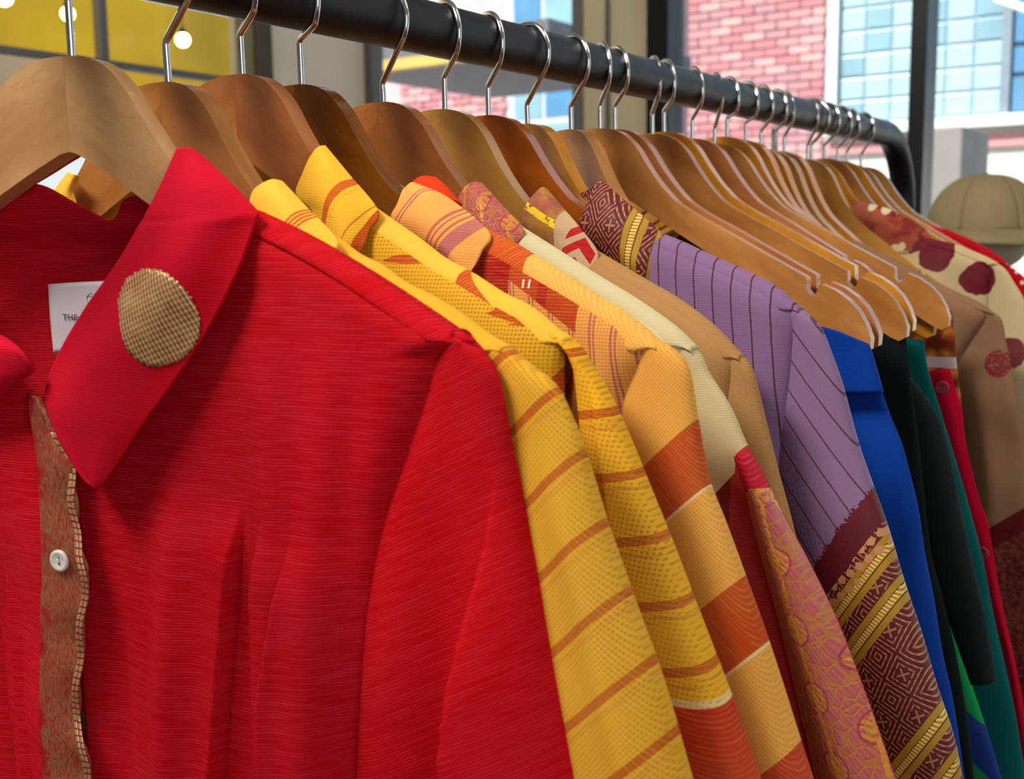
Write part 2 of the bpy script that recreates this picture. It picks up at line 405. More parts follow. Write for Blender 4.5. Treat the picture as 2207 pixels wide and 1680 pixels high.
# ------------------------------------------------------------------ wooden hangers
TOP = [(0, 0), (.012, -.0012), (.023, -.0055), (.034, -.0155), (.043, -.0285), (.052, -.0405), (.061, -.0505), (.070, -.0585), (.086, -.068), (.103, -.0765),
       (.12, -.0855), (.137, -.0945), (.158, -.1055), (.1692, -.1112), (.1695, -.1150), (.1697, -.1200), (.1730, -.1238), (.1765, -.1220), (.1778, -.1170), (.1800, -.1158),
       (.190, -.1200), (.199, -.1260), (.206, -.1330), (.2115, -.1420), (.2150, -.1515)]
BOT = [(0, -.0405), (.012, -.0455), (.023, -.0515), (.034, -.058), (.043, -.0635), (.052, -.0685), (.061, -.0745), (.070, -.080), (.086, -.0895), (.103, -.0995),
       (.12, -.1095), (.137, -.1195), (.156, -.1310), (.1655, -.1365), (.168, -.138), (.1705, -.1395), (.1735, -.1412), (.176, -.1428), (.1785, -.1445), (.181, -.146),
       (.189, -.1510), (.197, -.1560), (.203, -.1595), (.209, -.1620), (.2145, -.1590)]
def dense(P, cut, k=3):
    A = [p for p in P if p[0] <= cut]; B = [p for p in P if p[0] > cut]; m = (len(A)-1)*k+1
    X = [q for q in smooth_poly([(0-P[1][0], P[1][1])]+A+[B[0]], 400)]; xs = np.array([q[0] for q in X]); zs = np.array([q[1] for q in X])
    xx = np.interp(np.linspace(0, len(A)-1, m), range(len(A)), [a[0] for a in A]); return [(float(x), float(np.interp(x, xs, zs))) for x in xx]+B
BOT = dense(BOT, .138); TOP = dense(TOP, .138)
KV = .13                                   # the two halves sweep forward a little
def hanger_mesh(short=False):
    bm = bmesh.new(); T = .0055; rows = []
    n = len(TOP)
    sq = (lambda x, z: (x if x < .08 else .08+(x-.08)*.72, z if x < .08 else z+(x-.08)*.10)) if short else (lambda x, z: (x, z))
    for sgn in (-1, 1):
        cols = []
        for (tx, tz), (bx, bz) in zip(TOP, BOT):
            c = []; (tx, tz), (bx, bz) = sq(tx, tz), sq(bx, bz)
            for k in range(5):
                f = k/4; x = tx+(bx-tx)*f; z = tz+(bz-tz)*f; c.append((sgn*x, z))
            cols.append(c)
        fr = [[bm.verts.new((x, -T-KV*abs(x), z)) for x, z in c] for c in cols]
        bk = [[bm.verts.new((x, T-KV*abs(x), z)) for x, z in c] for c in cols]
        for i in range(n-1):
            for k in range(4):
                a = (fr[i][k], fr[i+1][k], fr[i+1][k+1], fr[i][k+1]); b = (bk[i][k], bk[i][k+1], bk[i+1][k+1], bk[i+1][k])
                if sgn > 0: a = a[::-1]; b = b[::-1]
                bm.faces.new(a); bm.faces.new(b)
            for k in (0, 4):
                bm.faces.new((fr[i][k], fr[i+1][k], bk[i+1][k], bk[i][k]))
        for k in range(4): bm.faces.new((fr[-1][k], fr[-1][k+1], bk[-1][k+1], bk[-1][k]))
    bmesh.ops.remove_doubles(bm, verts=bm.verts, dist=1e-5); bmesh.ops.recalc_face_normals(bm, faces=bm.faces)
    es = [e for e in bm.edges if len(e.link_faces) == 2 and e.calc_face_angle(0) > .9]
    bmesh.ops.bevel(bm, geom=es, offset=.0022, segments=3, affect='EDGES', profile=.5, clamp_overlap=True)
    me = bpy.data.meshes.new('hanger_body'); bm.to_mesh(me); bm.free()
    me.polygons.foreach_set('use_smooth', [True]*len(me.polygons)); return me
HM = hanger_mesh(); HMS = hanger_mesh(True)
def hook_mesh(nz, k):
    """straight neck, a jog to the right, then round over the rail; nz = height of the rail axis above the apex"""
    R = .0205; zc = nz+.016+.0018-R
    P = [(0, 0, -.006), (0, 0, .004), (-.0004, 0, .010+k), (.0002, 0, .0125+k)]
    a0 = -40
    for a in range(a0, 205, 9):
        P.append((R*cos(math.radians(a)), 0, zc+R*sin(math.radians(a))))
    P = [tuple(p) for p in smooth_poly(P[:4], 14)[:-1]]+[tuple(p) for p in smooth_poly(P[3:], 60)]
    return tube(P, .0018, 12)
chrome = G('chrome_wire', .14, 1.0); chrome.out((205, 203, 205)); chrome.bump(chrome.noise(900), .0001, .15)
def wood(name, base, dark, gloss=.28, seed=0.0, warm=None):
    g = G(name, gloss, 0, .35)
    ax = g.x.abs()
    v = g.vec(ax*9+seed+(g.x > 0)*3.7, g.y*40+seed, (g.z+ax*.55)*26)
    n = g.noise(1.6, v, 4, .55)
    fine = g.noise(12, g.vec(ax*9+seed, g.y*90, (g.z+ax*.55)*140), 3, .6)
    ring = ((n*9).fract()-.5).abs()
    c = g.mix(n.step(.25, .75)*.85+.15, dark, base)
    c = g.mix((fine.step(.48, .8))*.34, c, dark)
    c = g.mix((.10-ring).step(0, .10)*.26, c, dark)
    side = ((g.x > 0)*.10)  # right facet darkened in the colour, for light differing across the facets
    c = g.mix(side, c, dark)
    lay = ((g.x*1.0).abs() < .00035)
    c = g.mix(lay*.4, c, dark)
    g.b.inputs['Coat Weight'].default_value = .18; g.b.inputs['Coat Roughness'].default_value = .10
    g.bump(fine, .0002, .12)
    return g.out(c)
woods = {
 'light': wood('pale_birch_wood', (214, 166, 112), (178, 122, 72), .34, 0),
 'mid': wood('honey_wood', (198, 134, 68), (150, 92, 40), .3, 2),
 'pink': wood('rosy_beech_wood', (200, 128, 72), (150, 84, 40), .3, 5),
 'dark': wood('dark_varnished_wood', (148, 86, 20), (84, 42, 6), .18, 7),
 'red': wood('reddish_beech_wood', (184, 112, 54), (136, 74, 30), .3, 9),
 'olive': wood('olive_gold_wood', (208, 150, 74), (158, 106, 42), .28, 11),
 'orange': wood('orange_wood', (192, 102, 30), (140, 64, 12), .22, 13),
 'tan': wood('tan_beech_wood', (208, 144, 78), (162, 102, 46), .3, 15),
 'gold': wood('golden_wood', (216, 146, 46), (164, 98, 18), .2, 17)}
# photo point of the neck where it enters the wood, wood, yaw in degrees, jog, label
HG = [((155, 125), 'light', 0, .004, 'pale birch wooden hanger closest to the camera, carrying the plain red blouse'),
 ((363, 180), 'mid', 0, .006, 'honey-coloured wooden hanger directly behind the red blouse, carrying the shorter yellow collar'),
 ((522, 163), 'pink', 0, .008, 'rosy wooden hanger set high, carrying the yellow shirt with the taller collar'),
 ((650, 185), 'dark', 0, .010, 'dark glossy scratched wooden hanger carrying the peach and rust shirt'),
 ((826, 222), 'red', 0, .002, 'reddish beech hanger carrying the cream shirt with the pink brocade collar'),
 ((959, 237), 'olive', 0, .008, 'olive-gold wooden hanger carrying the tan brown shirt'),
 ((1053, 250), 'orange', 0, .007, 'orange-brown wooden hanger carrying the lilac pinstripe shirt'),
 ((1137, 268), 'gold', 0, .008, 'shiny olive hanger just behind the orange-brown one'),
 ((1231, 280), 'tan', 0, .008, 'dull tan hanger whose arm goes down behind the maroon brocade collar'),
 ((1293, 278), 'tan', 0, .006, 'uncovered beech hanger with a notched tip above the lilac shoulder, over the blue skirt'),
 ((1325, 280), 'pink', 3, .006, 'beech hanger pressed against the back of the first uncovered hanger'),
 ((1406, 290), 'mid', 0, .006, 'second uncovered beech hanger with a notched tip, above the black trousers'),
 ((1431, 285), 'gold', 1.5, .006, 'yellowish hanger pressed against the second uncovered hanger'),
 ((1492, 300), 'pink', 2, .004, 'rosy thin-edged hanger between the second and third uncovered hangers'),
 ((1540, 312), 'tan', 0, .008, 'third uncovered beech hanger, its notched tip against the sheer brown sleeve'),
 ((1567, 290), 'gold', 1, .008, 'bright golden hanger rising behind the third uncovered hanger'),
 ((1607, 296), 'gold', 2.5, .004, 'golden hanger just right of the tallest golden arch'),
 ((1640, 318), 'gold', 0, .006, 'glossy golden hanger left of the thick white-sleeved hook'),
 ((1669, 326), 'olive', 0, .004, 'golden hanger under the hook with the thick white sleeve'),
 ((1690, 326), 'gold', 0, .008, 'golden hanger right of the hook with the white sleeve'),
 ((1740, 343), 'olive', 0, .008, 'olive hanger with a long white glint, carrying the cream shirt with maroon flowers'),
 ((1749, 345), 'gold', 0, .004, 'golden hanger crowded against the olive one with the long glint'),
 ((1777, 342), 'mid', 0, .008, 'brown-gold hanger above the cream collar with maroon flowers'),
 ((1805, 347), 'gold', 0, .006, 'golden hanger, third from the bend of the rail, its arm above the flowered collar'),
 ((1825, 354), 'olive', 0, .007, 'last hanger but one before the bend of the rail'),
 ((1855, 360), 'olive', 0, .008, 'last hanger before the bend of the rail, carrying the red tie-dyed shirt')]
FR = []
def proj_x(P):
    v = np.array(P)-CAM; return 1103.5+F*(v@_r)/(v@_f)
BULGE = [4, 54, 28, 34, 50, 30, 30, 45, 37, 21, 28, 15, 22, 22, 16, 24, 26, 25, 26, 20, 22, 38, 32, 30, 27, 28]
BEND = [.026, .0198, .021, .024, .012, .021, .020, .0145, .018, .019, .019, .018, .018, .018, .016, .018, .017, .017, .02, .016, .016, .018, .016, .016, .016, .016]
YAWS = {7: -15, 8: -22, 10: -1, 12: -1, 13: -3, 15: -3, 16: -10, 17: -11, 18: -11, 19: -11, 20: -6, 21: 3, 22: 0, 23: 0}
TILT = {5: 2.5, 15: 5, 16: 8, 17: 9.5, 18: 10, 19: 9, 20: 7, 21: 3, 22: 2, 23: 1}
def neck_pt(px, py):
    v = ray(px, py); t = -CX/v[0]; return t*v[1], CAM[2]+t*v[2]
for i, (q, w, yaw, k, lb) in enumerate(HG):
    Y, Z = neck_pt(*q); Z = min(Z, RZ-.0365); FR.append(Frame(Y, Z, *((.14, .40) if i == 0 else (-.05+math.radians(yaw), .21+math.radians(yaw)))))
    h = thing('clothes_hanger', (0, Y, Z), lb, 'hanger', 'wooden hangers on the rack')
    hy = .27 if i == 0 else .08+math.radians(YAWS.get(i, yaw)); h.rotation_euler = (0, 0, hy)
    me = HM if i in (9, 10, 11, 12, 14, 15) else HMS
    b = put('hanger_body', me, h)
    if i in TILT: b.rotation_euler = (0, math.radians(TILT[i]), 0)
    if not me.materials: me.materials.append(woods['mid'])
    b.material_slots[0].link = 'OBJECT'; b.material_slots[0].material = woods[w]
    wnm = b.modifiers.new('normals', 'WEIGHTED_NORMAL'); wnm.keep_sharp = True
    best = min(range(-85, 25), key=lambda s: abs(proj_x((.0205*cos(math.radians(s)), Y+.0205*sin(math.radians(s)), RZ-.003))-proj_x((0, Y, Z))-BULGE[i]))
    hk = put('hook', hook_mesh(RZ-Z, BEND[i]-.0125), h, chrome.m); hk.rotation_euler = (0, 0, math.radians(best)-hy)
    if i == 18:
        s = put('hook_sleeve', tube([(0, 0, .0), (0, 0, .022)], .0034, 12), h, plain('white_plastic', (225, 228, 232), .3)); s['label'] = 'thick white plastic sleeve on the hook'
# ------------------------------------------------------------------ cloth materials
def threads(g, per, jitter=.00035, a=0.0, b=1.0, nscale=260):
    t = g.x*a+g.z*b+(g.noise(nscale)-.5)*jitter*2
    return (t*(2*pi/per)).sin()*.5+.5
def cloth(name, base, light, per=.0012, amt=.45, ab=(0, 1), ab2=None, blotch=.2, metal=None, rough=.85, paint=None, gap=None, sheen=0.0, bump=.00014, trans=0.0):
    """woven cloth: base colour (or a painted pattern) with lighter threads across it"""
    g = G(name, rough, 0, .08)
    th = threads(g, per, a=ab[0], b=ab[1])
    a2 = ab2 or (ab[1], -ab[0]); th2 = threads(g, per*1.05, a=a2[0], b=a2[1])
    slub = g.noise(1, g.vec((g.x*ab[1]-g.z*ab[0])*60, g.y*60, (g.x*ab[0]+g.z*ab[1])*900), 3, .6)
    big = g.noise(14)
    col = paint(g) if paint else g.col(base)
    lt = g.mix(.5, col, light) if paint else g.col(light)
    col = g.mix((th.pow(2))*slub.step(.3, .7)*amt, col, lt)
    col = g.mix(big.step(.35, .75)*blotch, col, lt)
    if gap:
        ga = ((1-th)*(1-th2)).step(.3, .7)*(g.noise(40).step(.3, .7)*.6+.4)
        col = g.mix(ga*gap[1], col, gap[0])
    g.bump(th*.6+th2*.4+slub*.5, bump, .7)
    g.b.inputs['Sheen Weight'].default_value = sheen; g.b.inputs['Sheen Roughness'].default_value = .5
    if trans:
        t = g.nt.nodes.new('ShaderNodeBsdfTranslucent'); g.nt.links.new(col, t.inputs[0]); mx = g.nt.nodes.new('ShaderNodeMixShader'); mx.inputs[0].default_value = trans
        g.nt.links.new(g.b.outputs[0], mx.inputs[1]); g.nt.links.new(t.outputs[0], mx.inputs[2]); g.nt.links.new(mx.outputs[0], g.nt.nodes['Material Output'].inputs[0])
    return g.out(col)
def stripes(fr, base, a, b, nxt, w0, subs, c, ph=0.0, wob=0.0):
    """repeating stripes: along a->b, the next one passes through nxt; subs = [(from, to, colour)] in parts of the period"""
    ln = fr.line(a, b); per = abs(fr.dist(ln, nxt)); sg = 1 if fr.dist(ln, nxt) > 0 else -1
    def f(g):
        t = g.lin2(*ln)*sg
        if wob: t = t+(g.noise(9)-.5)*wob
        t = t/per+w0; fz = t.fract(); col = g.col(base)
        for lo, hi, k in subs: col = g.mix((fz > lo)*(fz < hi), col, k)
        return col
    return f

# ------------------------------------------------------------------ garment builders
def dmap(fr, L): return [(q[1], q[0]) for q in sorted([fr.p(*p) for p in L], key=lambda q: q[1])]
def xat(D, z): return interp(D, z)
def sstep(a, b, x):
    t = min(1, max(0, (x-a)/(b-a))); return t*t*(3-2*t)
def ridge(fr, L, kind, amp, w, fade=.05):
    D = dmap(fr, L); z0 = D[-1][0]
    def f(x, z):
        d = x-xat(D, z); k = sstep(0, fade, z0-z) if z < z0 else 0
        if kind == 'step': return amp*k*(sstep(-.0008, .0008, d)*math.exp(-max(0, d)/w))
        if kind == 'back': return amp*k*(sstep(.0008, -.0008, d)*math.exp(-max(0, -d)/w))
        return amp*k*math.exp(-(d/w)**2)
    return f
def waves(seed, amp, k=90, ztop=-.1):
    r = random.Random(seed); A = [(r.uniform(.4, 1), k*r.uniform(.4, 1.5), r.uniform(0, 6), r.uniform(-8, 8)) for _ in range(5)]
    return lambda x, z: amp*sstep(ztop+.05, ztop-.25, z)*sum(a*sin(kk*x+p+s*z) for a, kk, p, s in A)/3
def panel(fr, par, mat, top, right, left, zbot, d=.012, folds=(), sgn=-1, nu=90, nv=110, name='front_panel', neck=.055, x0=None, label=None):
    """front or back of a garment, hung from the line 'top'; right/left = edge maps [(z, x)]"""
    xs = [p[0] for p in top]; xl, xr = xs[0], xs[-1]
    def fn(u, v):
        x = (x0 if x0 is not None else xl)+(xr-(x0 if x0 is not None else xl))*u
        zt = interp(top, x); z = zt+(zbot-zt)*v**1.35
        X = x
        if right and x > 0: X = x*xat(right, z)/xr
        if left and x < 0: X = x*xat(left, z)/xl
        e = min(1, (zt-z)/.016); e = math.sqrt(max(0, 1-(1-e)**2))
        e = max(e, sstep(neck, neck*.7, abs(x)))
        s = min(1, (xr-x)/.02) if x > 0 else min(1, (x-xl)/.02)
        s = math.sqrt(max(0, 1-(1-s)**2))
        dd = d*(1+.5*sstep(0, -.3, z))
        y = fr.y0(X)+sgn*(dd*e*max(.25, s)+sum(f(X, z) for f in folds)*e*s)
        return (X, y, z)
    o = solid(put(name, grid(fn, nu, nv), par, mat), .0008)
    if label: o['label'] = label
    return o
def sleeve(fr, par, mat, outer, inner, b=(.007, .016), folds=(), n=90, seg=72, dy=0.0, dyi=None, name='sleeve', mirror=False, zend=None, label=None):
    O = [(*fr.p(q[0], q[1], dy),) for q in outer]; I = [(*fr.p(q[0], q[1], dy if dyi is None else dyi),) for q in inner]
    for L in (O, I):
        if zend is not None and L[-1][1] > zend+.01:
            (x1, z1), (x2, z2) = L[-2], L[-1]; k = (zend-z2)/(z2-z1); m_ = max(2, int((z2-zend)/.025))
            L += [(x2+(x2-x1)*k*j/m_, z2+(zend-z2)*j/m_) for j in range(1, m_+1)]
    O = smooth_poly(O, n+1); I = smooth_poly(I, n+1)
    m = -1 if mirror else 1
    def fn(u, v):
        i = round(v*n); o, c = O[i], I[i]; cx, cz = (o+c)/2; hx, hz = (o-c)/2
        bb = b[0]+(b[1]-b[0])*sstep(0, .45, v); a = -2*pi*u+.5*pi
        ca, sa = cos(a), sin(a); ca = math.copysign(abs(ca)**.85, ca)
        x, z = cx+hx*ca, cz+hz*ca; y = bb*math.copysign(abs(sa)**.8, sa)
        if y < 0:
            y -= sum(f(x, z) for f in folds)*abs(sa)**.4
        return (m*x, fr.y0(m*x)+dy+y, z)
    o = solid(put(name, grid(fn, seg, n, wrap=True), par, mat), .0008)
    if label: o['label'] = label
    return o
def shoulder_strip(fr, par, mat, pts, w=.009, name='yoke', t=.0009, lift=.0012, n=60):
    """the band that rolls over the shoulder from the back to a seam on the front"""
    P = smooth_poly([fr.p(*q) for q in pts], n+1)
    def fn(u, v):
        x, z = P[round(u*n)]; a = (v-.35)*2.3
        q = 1-sstep(.86, 1, u)*.85
        return (x, fr.y0(x)-sin(a)*.0085*(.6+.4*q)-(lift*q if v > .5 else 0), z+lift*q-(1-cos(a))*w*q)
    return solid(put(name, grid(fn, n, 12), par, mat), t)
def edge(zt, xt, arm=.165, hem=.2):
    return sorted([(zt, xt), (zt-.04, xt-.018), (zt-.09, xt-.034), (zt-.16, arm+.006), (zt-.22, arm), (-.45, (arm+hem)/2), (-.8, hem)])
def garment(name, fr, label, cat, grp=None):
    return thing(name, (0, fr.Y, fr.Z), label, cat, grp or 'garments hanging on the rack')
def button(par, loc, nrm, r, mat, holes, name='button', label=None):
    bm = bmesh.new(); prof = [(0, .0007), (.55, .0007), (.72, .0011), (.92, .0011), (1, .0006), (1, -.0004), (0, -.0004)]; n = 28; rings = []
    for pr, pz in prof:
        if pr == 0: rings.append([bm.verts.new((0, 0, pz))])
        else: rings.append([bm.verts.new((pr*r*cos(2*pi*k/n), pr*r*sin(2*pi*k/n), pz)) for k in range(n)])
    for a, b in zip(rings, rings[1:]):
        for k in range(n):
            k2 = (k+1) % n
            if len(a) == 1: bm.faces.new((a[0], b[k], b[k2]))
            elif len(b) == 1: bm.faces.new((a[k], b[0], a[k2]))
            else: bm.faces.new((a[k], b[k], b[k2], a[k2]))
    me = bpy.data.meshes.new('button'); bm.to_mesh(me); bm.free()
    o = put(name, me, par, mat); o.location = loc; o.rotation_euler = Vector(nrm).to_track_quat('Z', 'Y').to_euler()
    for s in (-1, 1):
        h = put('button_hole', tube([(0, s*r*.24, .0006), (0, s*r*.24, .00085)], r*.12, 10), o, holes)
    if label: o['label'] = label
    return o

# garment frames follow the swept halves of their hangers
def frame(i): return FR[i]
Rc = lambda *a: tuple(a)

# ======================================================== 0  red blouse
fr = FR[0]
RED = (196, 3, 16); REDL = (236, 48, 70)
red = cloth('red_cotton', RED, (240, 66, 92), .00125, .5, blotch=.10, trans=.12)
red_s = cloth('red_cotton_sleeve', (196, 3, 14), (240, 60, 80), .0013, .5, ab=(-.45, .9), blotch=.08, trans=.12)
ln = fr.line((556, 462, -.012), (318, 905, -.024))
def lp(g):
    c = g.lin2(*ln); return g.mix((c > -.0060)*(c < .02)*.7, (198, 12, 40), (200, 6, 22))
redc = cloth('red_collar_cotton', RED, (230, 60, 96), .0012, .22, ab=(.1, 1), blotch=.12, paint=lp)
G0 = garment('blouse', fr, 'plain red blouse with a pointed collar bearing a gold woven disc, nearest the camera', 'blouse')
sh = [(400, 345), (470, 400), (555, 462), (650, 508), (745, 562), (840, 624), (935, 690), (1010, 738)]
top = [fr.p(105, 860, -.01), fr.p(190, 760, -.01), fr.p(320, 600, -.01), fr.p(385, 440, -.01)]+fr.pts(sh)
top = sorted(top)
ARM = [(1010, 738, -.006), (935, 770, -.010), (905, 850, -.012), (870, 960, -.012), (820, 1120, -.012), (792, 1290, -.012), (780, 1450, -.012), (765, 1680, -.012), (740, 2200, -.012)]
fo = [ridge(fr, [(532, 1068, -.012), (518, 1280, -.012), (510, 1400, -.012), (490, 1680, -.012)], 'back', 0.0080, .016, .03),
      ridge(fr, [(590, 1105, -.012), (584, 1300, -.012), (597, 1500, -.012), (606, 1680, -.012)], 'step', 0.0064, .010, .03),
      ridge(fr, [(655, 1140, -.012), (640, 1300, -.012), (622, 1500, -.012)], 'step', 0.0064, .014, .03),
      ridge(fr, [(395, 930, -.012), (390, 1200, -.012), (400, 1680, -.012)], 'bump', 0.0096, .011, .12),
      ridge(fr, [(690, 640, -.012), (700, 1000, -.012), (700, 1680, -.012)], 'bump', 0.0104, .013, .18),
      ridge(fr, [(250, 1000, -.012), (255, 1300, -.012), (270, 1680, -.012)], 'bump', -0.0064, .012, .12),
      ridge(fr, [(560, 560, -.012), (575, 800, -.012), (600, 1050, -.012)], 'bump', 0.0056, .009, .1),
      ridge(fr, [(770, 700, -.012), (745, 1000, -.012), (745, 1500, -.012)], 'bump', -0.0048, .008, .1),
      waves(3, .0014, 160)]
panel(fr, G0, red, top, dmap(fr, ARM), None, -.62, .010, fo, -1, 220, 200, x0=-.045)
bt = [(-.23, -.12), (-.13, -.085), (-.11, -.22), (0, -.22), (.085, -.2)]+fr.pts(sh[2:])
panel(fr, G0, red, sorted(bt), dmap(fr, ARM), [(-.6, -.2), (-.1, -.23)], -.62, .012, [waves(9, .002)], 1, 60, 60, 'back_panel')
shoulder_strip(fr, G0, red_s, sh[2:], .0075)
fs = [ridge(fr, [(1056, 1000, -.01), (1050, 1180, -.01), (1025, 1370, -.01), (1000, 1520, -.01), (985, 1680, -.01), (970, 1900, -.01)], 'step', .014, .06, .09),
      ridge(fr, [(930, 950, -.01), (950, 1200, -.01), (960, 1500, -.01)], 'bump', -.006, .014, .08),
      ridge(fr, [(860, 1100, -.01), (850, 1400, -.01), (850, 1680, -.01)], 'bump', .005, .012, .08)]
sleeve(fr, G0, red_s, [(1000, 732), (1028, 752), (1058, 790), (1076, 840), (1098, 960), (1128, 1100), (1160, 1230), (1200, 1400), (1240, 1560), (1270, 1680)],
       [(965, 712), (925, 780), (898, 860), (864, 960), (816, 1120), (788, 1290), (776, 1450), (762, 1680)], (.006, .017), fs, 120, 150, 0, -.006, zend=-.5)
sleeve(fr, G0, red_s, [(-520, 420), (-560, 520), (-600, 900), (-640, 1500)], [(-480, 430), (-470, 540), (-450, 900), (-440, 1500)], (.006, .016), (), 30, 32, zend=-.5, label='far sleeve of the red blouse')
# left front, folded towards the wearer's side
rows = [[(-330, 700, -.006), (-110, 740, -.014), (10, 770, -.010)], [(-230, 860, 0), (-60, 870, -.012), (70, 852, -.010)],
        [(-130, 1000, .008), (20, 1000, -.014), (156, 1000, -.015)], [(-50, 1170, .012), (60, 1175, -.016), (174, 1175, -.016)],
        [(2, 1340, .014), (90, 1340, -.016), (181, 1340, -.016)], [(24, 1540, .014), (95, 1540, -.018), (169, 1540, -.015)],
        [(40, 1700, .014), (110, 1700, -.016), (193, 1700, -.016)], [(50, 2100, .014), (120, 2100, -.016), (195, 2100, -.016)]]
patch_obj('left_front', fr, rows, G0, red, 30, 90)
# gold-woven placket edge
g = G('gold_woven_placket', .45, 0, .5)
ln = fr.line((170, 1000), (180, 1600)); t = g.lin2(*ln)
st = g.noise(1, g.vec(g.x*2600, g.y*200, g.z*260), 3, .7); big = g.noise(85, detail=4); vein = g.voro(300, g.vec(g.x*1.5, 0, g.z*.35))
lx = g.lin2(*fr.line((78, 1000, -.021), (92, 1600, -.021)))
gm = (st.step(.40, .58)*(big+lx*28.0).step(.38, .66)*(vein.step(.0, .07)*.5+.5)).clamp()
col = g.mix(gm, (160, 10, 16), (176, 128, 84))
g.bump(st*.6+vein.step(0, .1)*.4, .0004, .8)
gold_pl = g.out(col, metal=gm*.55, rough=.42)
L_ = [(60, 848), (70, 920), (82, 1000), (88, 1100), (90, 1180), (92, 1250), (88, 1330), (88, 1450), (86, 1540), (90, 1610), (92, 1680), (92, 1850)]
R_ = [(92, 858), (127, 930), (160, 1005), (166, 1100), (178, 1180), (191, 1255), (184, 1340), (178, 1450), (171, 1540), (188, 1615), (195, 1685), (185, 1850)]
pk = patch_obj('placket', fr, [[(a[0], a[1], -.0205), ((a[0]+b[0])/2, (a[1]+b[1])/2, -.0225), (b[0], b[1], -.0200)] for a, b in zip(L_, R_)], G0, gold_pl, 12, 150,
               fold=lambda u, v, p: (p[0]+.0006*sin(60*v)*u, p[1]-.0008*sin(44*v+1)*u, p[2]))
pk['label'] = 'gold-flecked buttoning edge'
g = G('gold_dash_stitch', .35, .6, .5); dz = (g.z*330+(g.noise(80))).fract(); g.bump(g.noise(500), .0003)
dash = g.out(g.mix((dz > .25), (150, 14, 16), (226, 178, 130)), metal=(dz > .25)*.6)
for off, wd in ((-13, 3.2), (-5, 3.2)):
    patch_obj('gold_thread_line', fr, [[(b[0]+off-wd, b[1], -.0222), (b[0]+off+wd, b[1], -.0218)] for b in R_[1:]], pk, dash, 2, 150, .0006,
              fold=lambda u, v, p: (p[0], p[1]-.0008*sin(44*v+1), p[2]))
shell = G('white_shell_button', .25, 0, .5); n_ = shell.noise(260)
shell.b.inputs['Coat Weight'].default_value = .5; shell_m = shell.out(shell.mix(n_, (206, 196, 190), (232, 226, 220)))
holem = plain('button_hole_dark', (40, 30, 30), .8)
hh = hit(pk, 133, 1207, fr) or (Vector((0, -.02, -.23)), Vector((0, -1, 0)))
b0 = button(pk, hh[0]+hh[1]*.0012, hh[1]*.6+Vector((.25, -1, 0))*.4, .0050, shell_m, holem, label='white shell button with two holes')
put('button_thread', tube([(0, -.0013, .001), (.0003, 0, .0014), (0, .0013, .001)], .0003, 6), b0, shell_m)
q = fr.p(180, 1553, -.012); button(G0, (q[0], fr.y0(q[0])-.012, q[1]), (.2, -1, 0), .0045, plain('shaded_brown_button', (120, 84, 74), .4), holem, label='brown button behind the gold-flecked edge')
# inside of the neck
rows = [[(-110, 470, .008), (0, 440, .010), (75, 397, .012), (170, 442, .014), (240, 475, .014), (266, 432, .014), (305, 421, .013), (352, 434, .010), (400, 470, .008)],
        [(-110, 500, .014), (0, 490, .016), (75, 470, .018), (170, 490, .019), (240, 500, .019), (270, 490, .018), (305, 488, .017), (352, 490, .014), (400, 500, .010)],
        [(-110, 545, .024), (0, 536, .027), (75, 536, .028), (170, 542, .029), (240, 544, .029), (270, 544, .028), (305, 544, .027), (352, 545, .022), (400, 550, .014)],
        [(-110, 620, .022), (0, 616, .024), (75, 616, .025), (170, 618, .025), (240, 620, .025), (270, 620, .025), (305, 620, .024), (352, 620, .020), (400, 630, .014)],
        [(-110, 760, .020), (0, 760, .022), (75, 760, .022), (170, 760, .022), (240, 760, .022), (270, 760, .022), (305, 760, .021), (352, 760, .018), (400, 760, .014)],
        [(-110, 960, .016), (0, 960, .018), (75, 960, .018), (170, 960, .018), (240, 960, .018), (270, 960, .018), (305, 960, .018), (352, 960, .016), (400, 960, .014)]]
bk = patch_obj('neck_lining', fr, rows, G0, red, 60, 60, .001)
patch_obj('collar_stand', fr, [[(176, 332, .010), (60, 352, .010), (-80, 410, .010)], [(175, 337, .011), (75, 399, .013), (-80, 480, .012)]], G0, red, 16, 6)
g = G('white_satin_label', .4, 0, .4); g.bump(g.noise(700), .0002, .3)
tag_m = g.out(g.mix(g.noise(30), (214, 206, 216), (240, 236, 242)))
tg = patch_obj('neck_label', fr, [[(104, 613, .0205), (160, 609, .0210), (232, 606, .0205)], [(109, 690, .0185), (165, 684, .0190), (236, 680, .0185)], [(116, 762, .0175), (170, 757, .018), (240, 752, .0175)]], G0, tag_m, 14, 14, .0005)
tg['label'] = 'white satin label sewn inside the neck'
ink = plain('black_ink', (34, 30, 44), .8)
def write(txt, size, px, py, par, fr, dy, tilt=0.0):
    cu = bpy.data.curves.new('lettering', 'FONT'); cu.body = txt; cu.size = size; cu.extrude = .00006; cu.space_character = 1.12; cu.align_x = 'LEFT'
    cu.materials.append(ink)
    o = bpy.data.objects.new('lettering', cu); C.objects.link(o); o.parent = par
    me = bpy.data.meshes.new_from_object(o.evaluated_get(bpy.context.evaluated_depsgraph_get())); bpy.data.objects.remove(o); o = put('lettering', me, par, ink if not me.materials else None, smooth=False)
    x, z = fr.p(px, py, dy); o.location = (x, fr.y0(x)+dy, z); o.rotation_euler = (pi/2, tilt, math.atan(fr.ml)); return o
write('THE', .0041, 135, 690, tg, fr, .0180, .02)
x, z = fr.p(196, 646, .0185)
ring = tube([(x+.0028*cos(a), fr.y0(x)+.0185, z+.0028*sin(a)) for a in [math.radians(k) for k in range(60, 330, 12)]], .00016, 6)
put('printed_ring', ring, tg, ink)
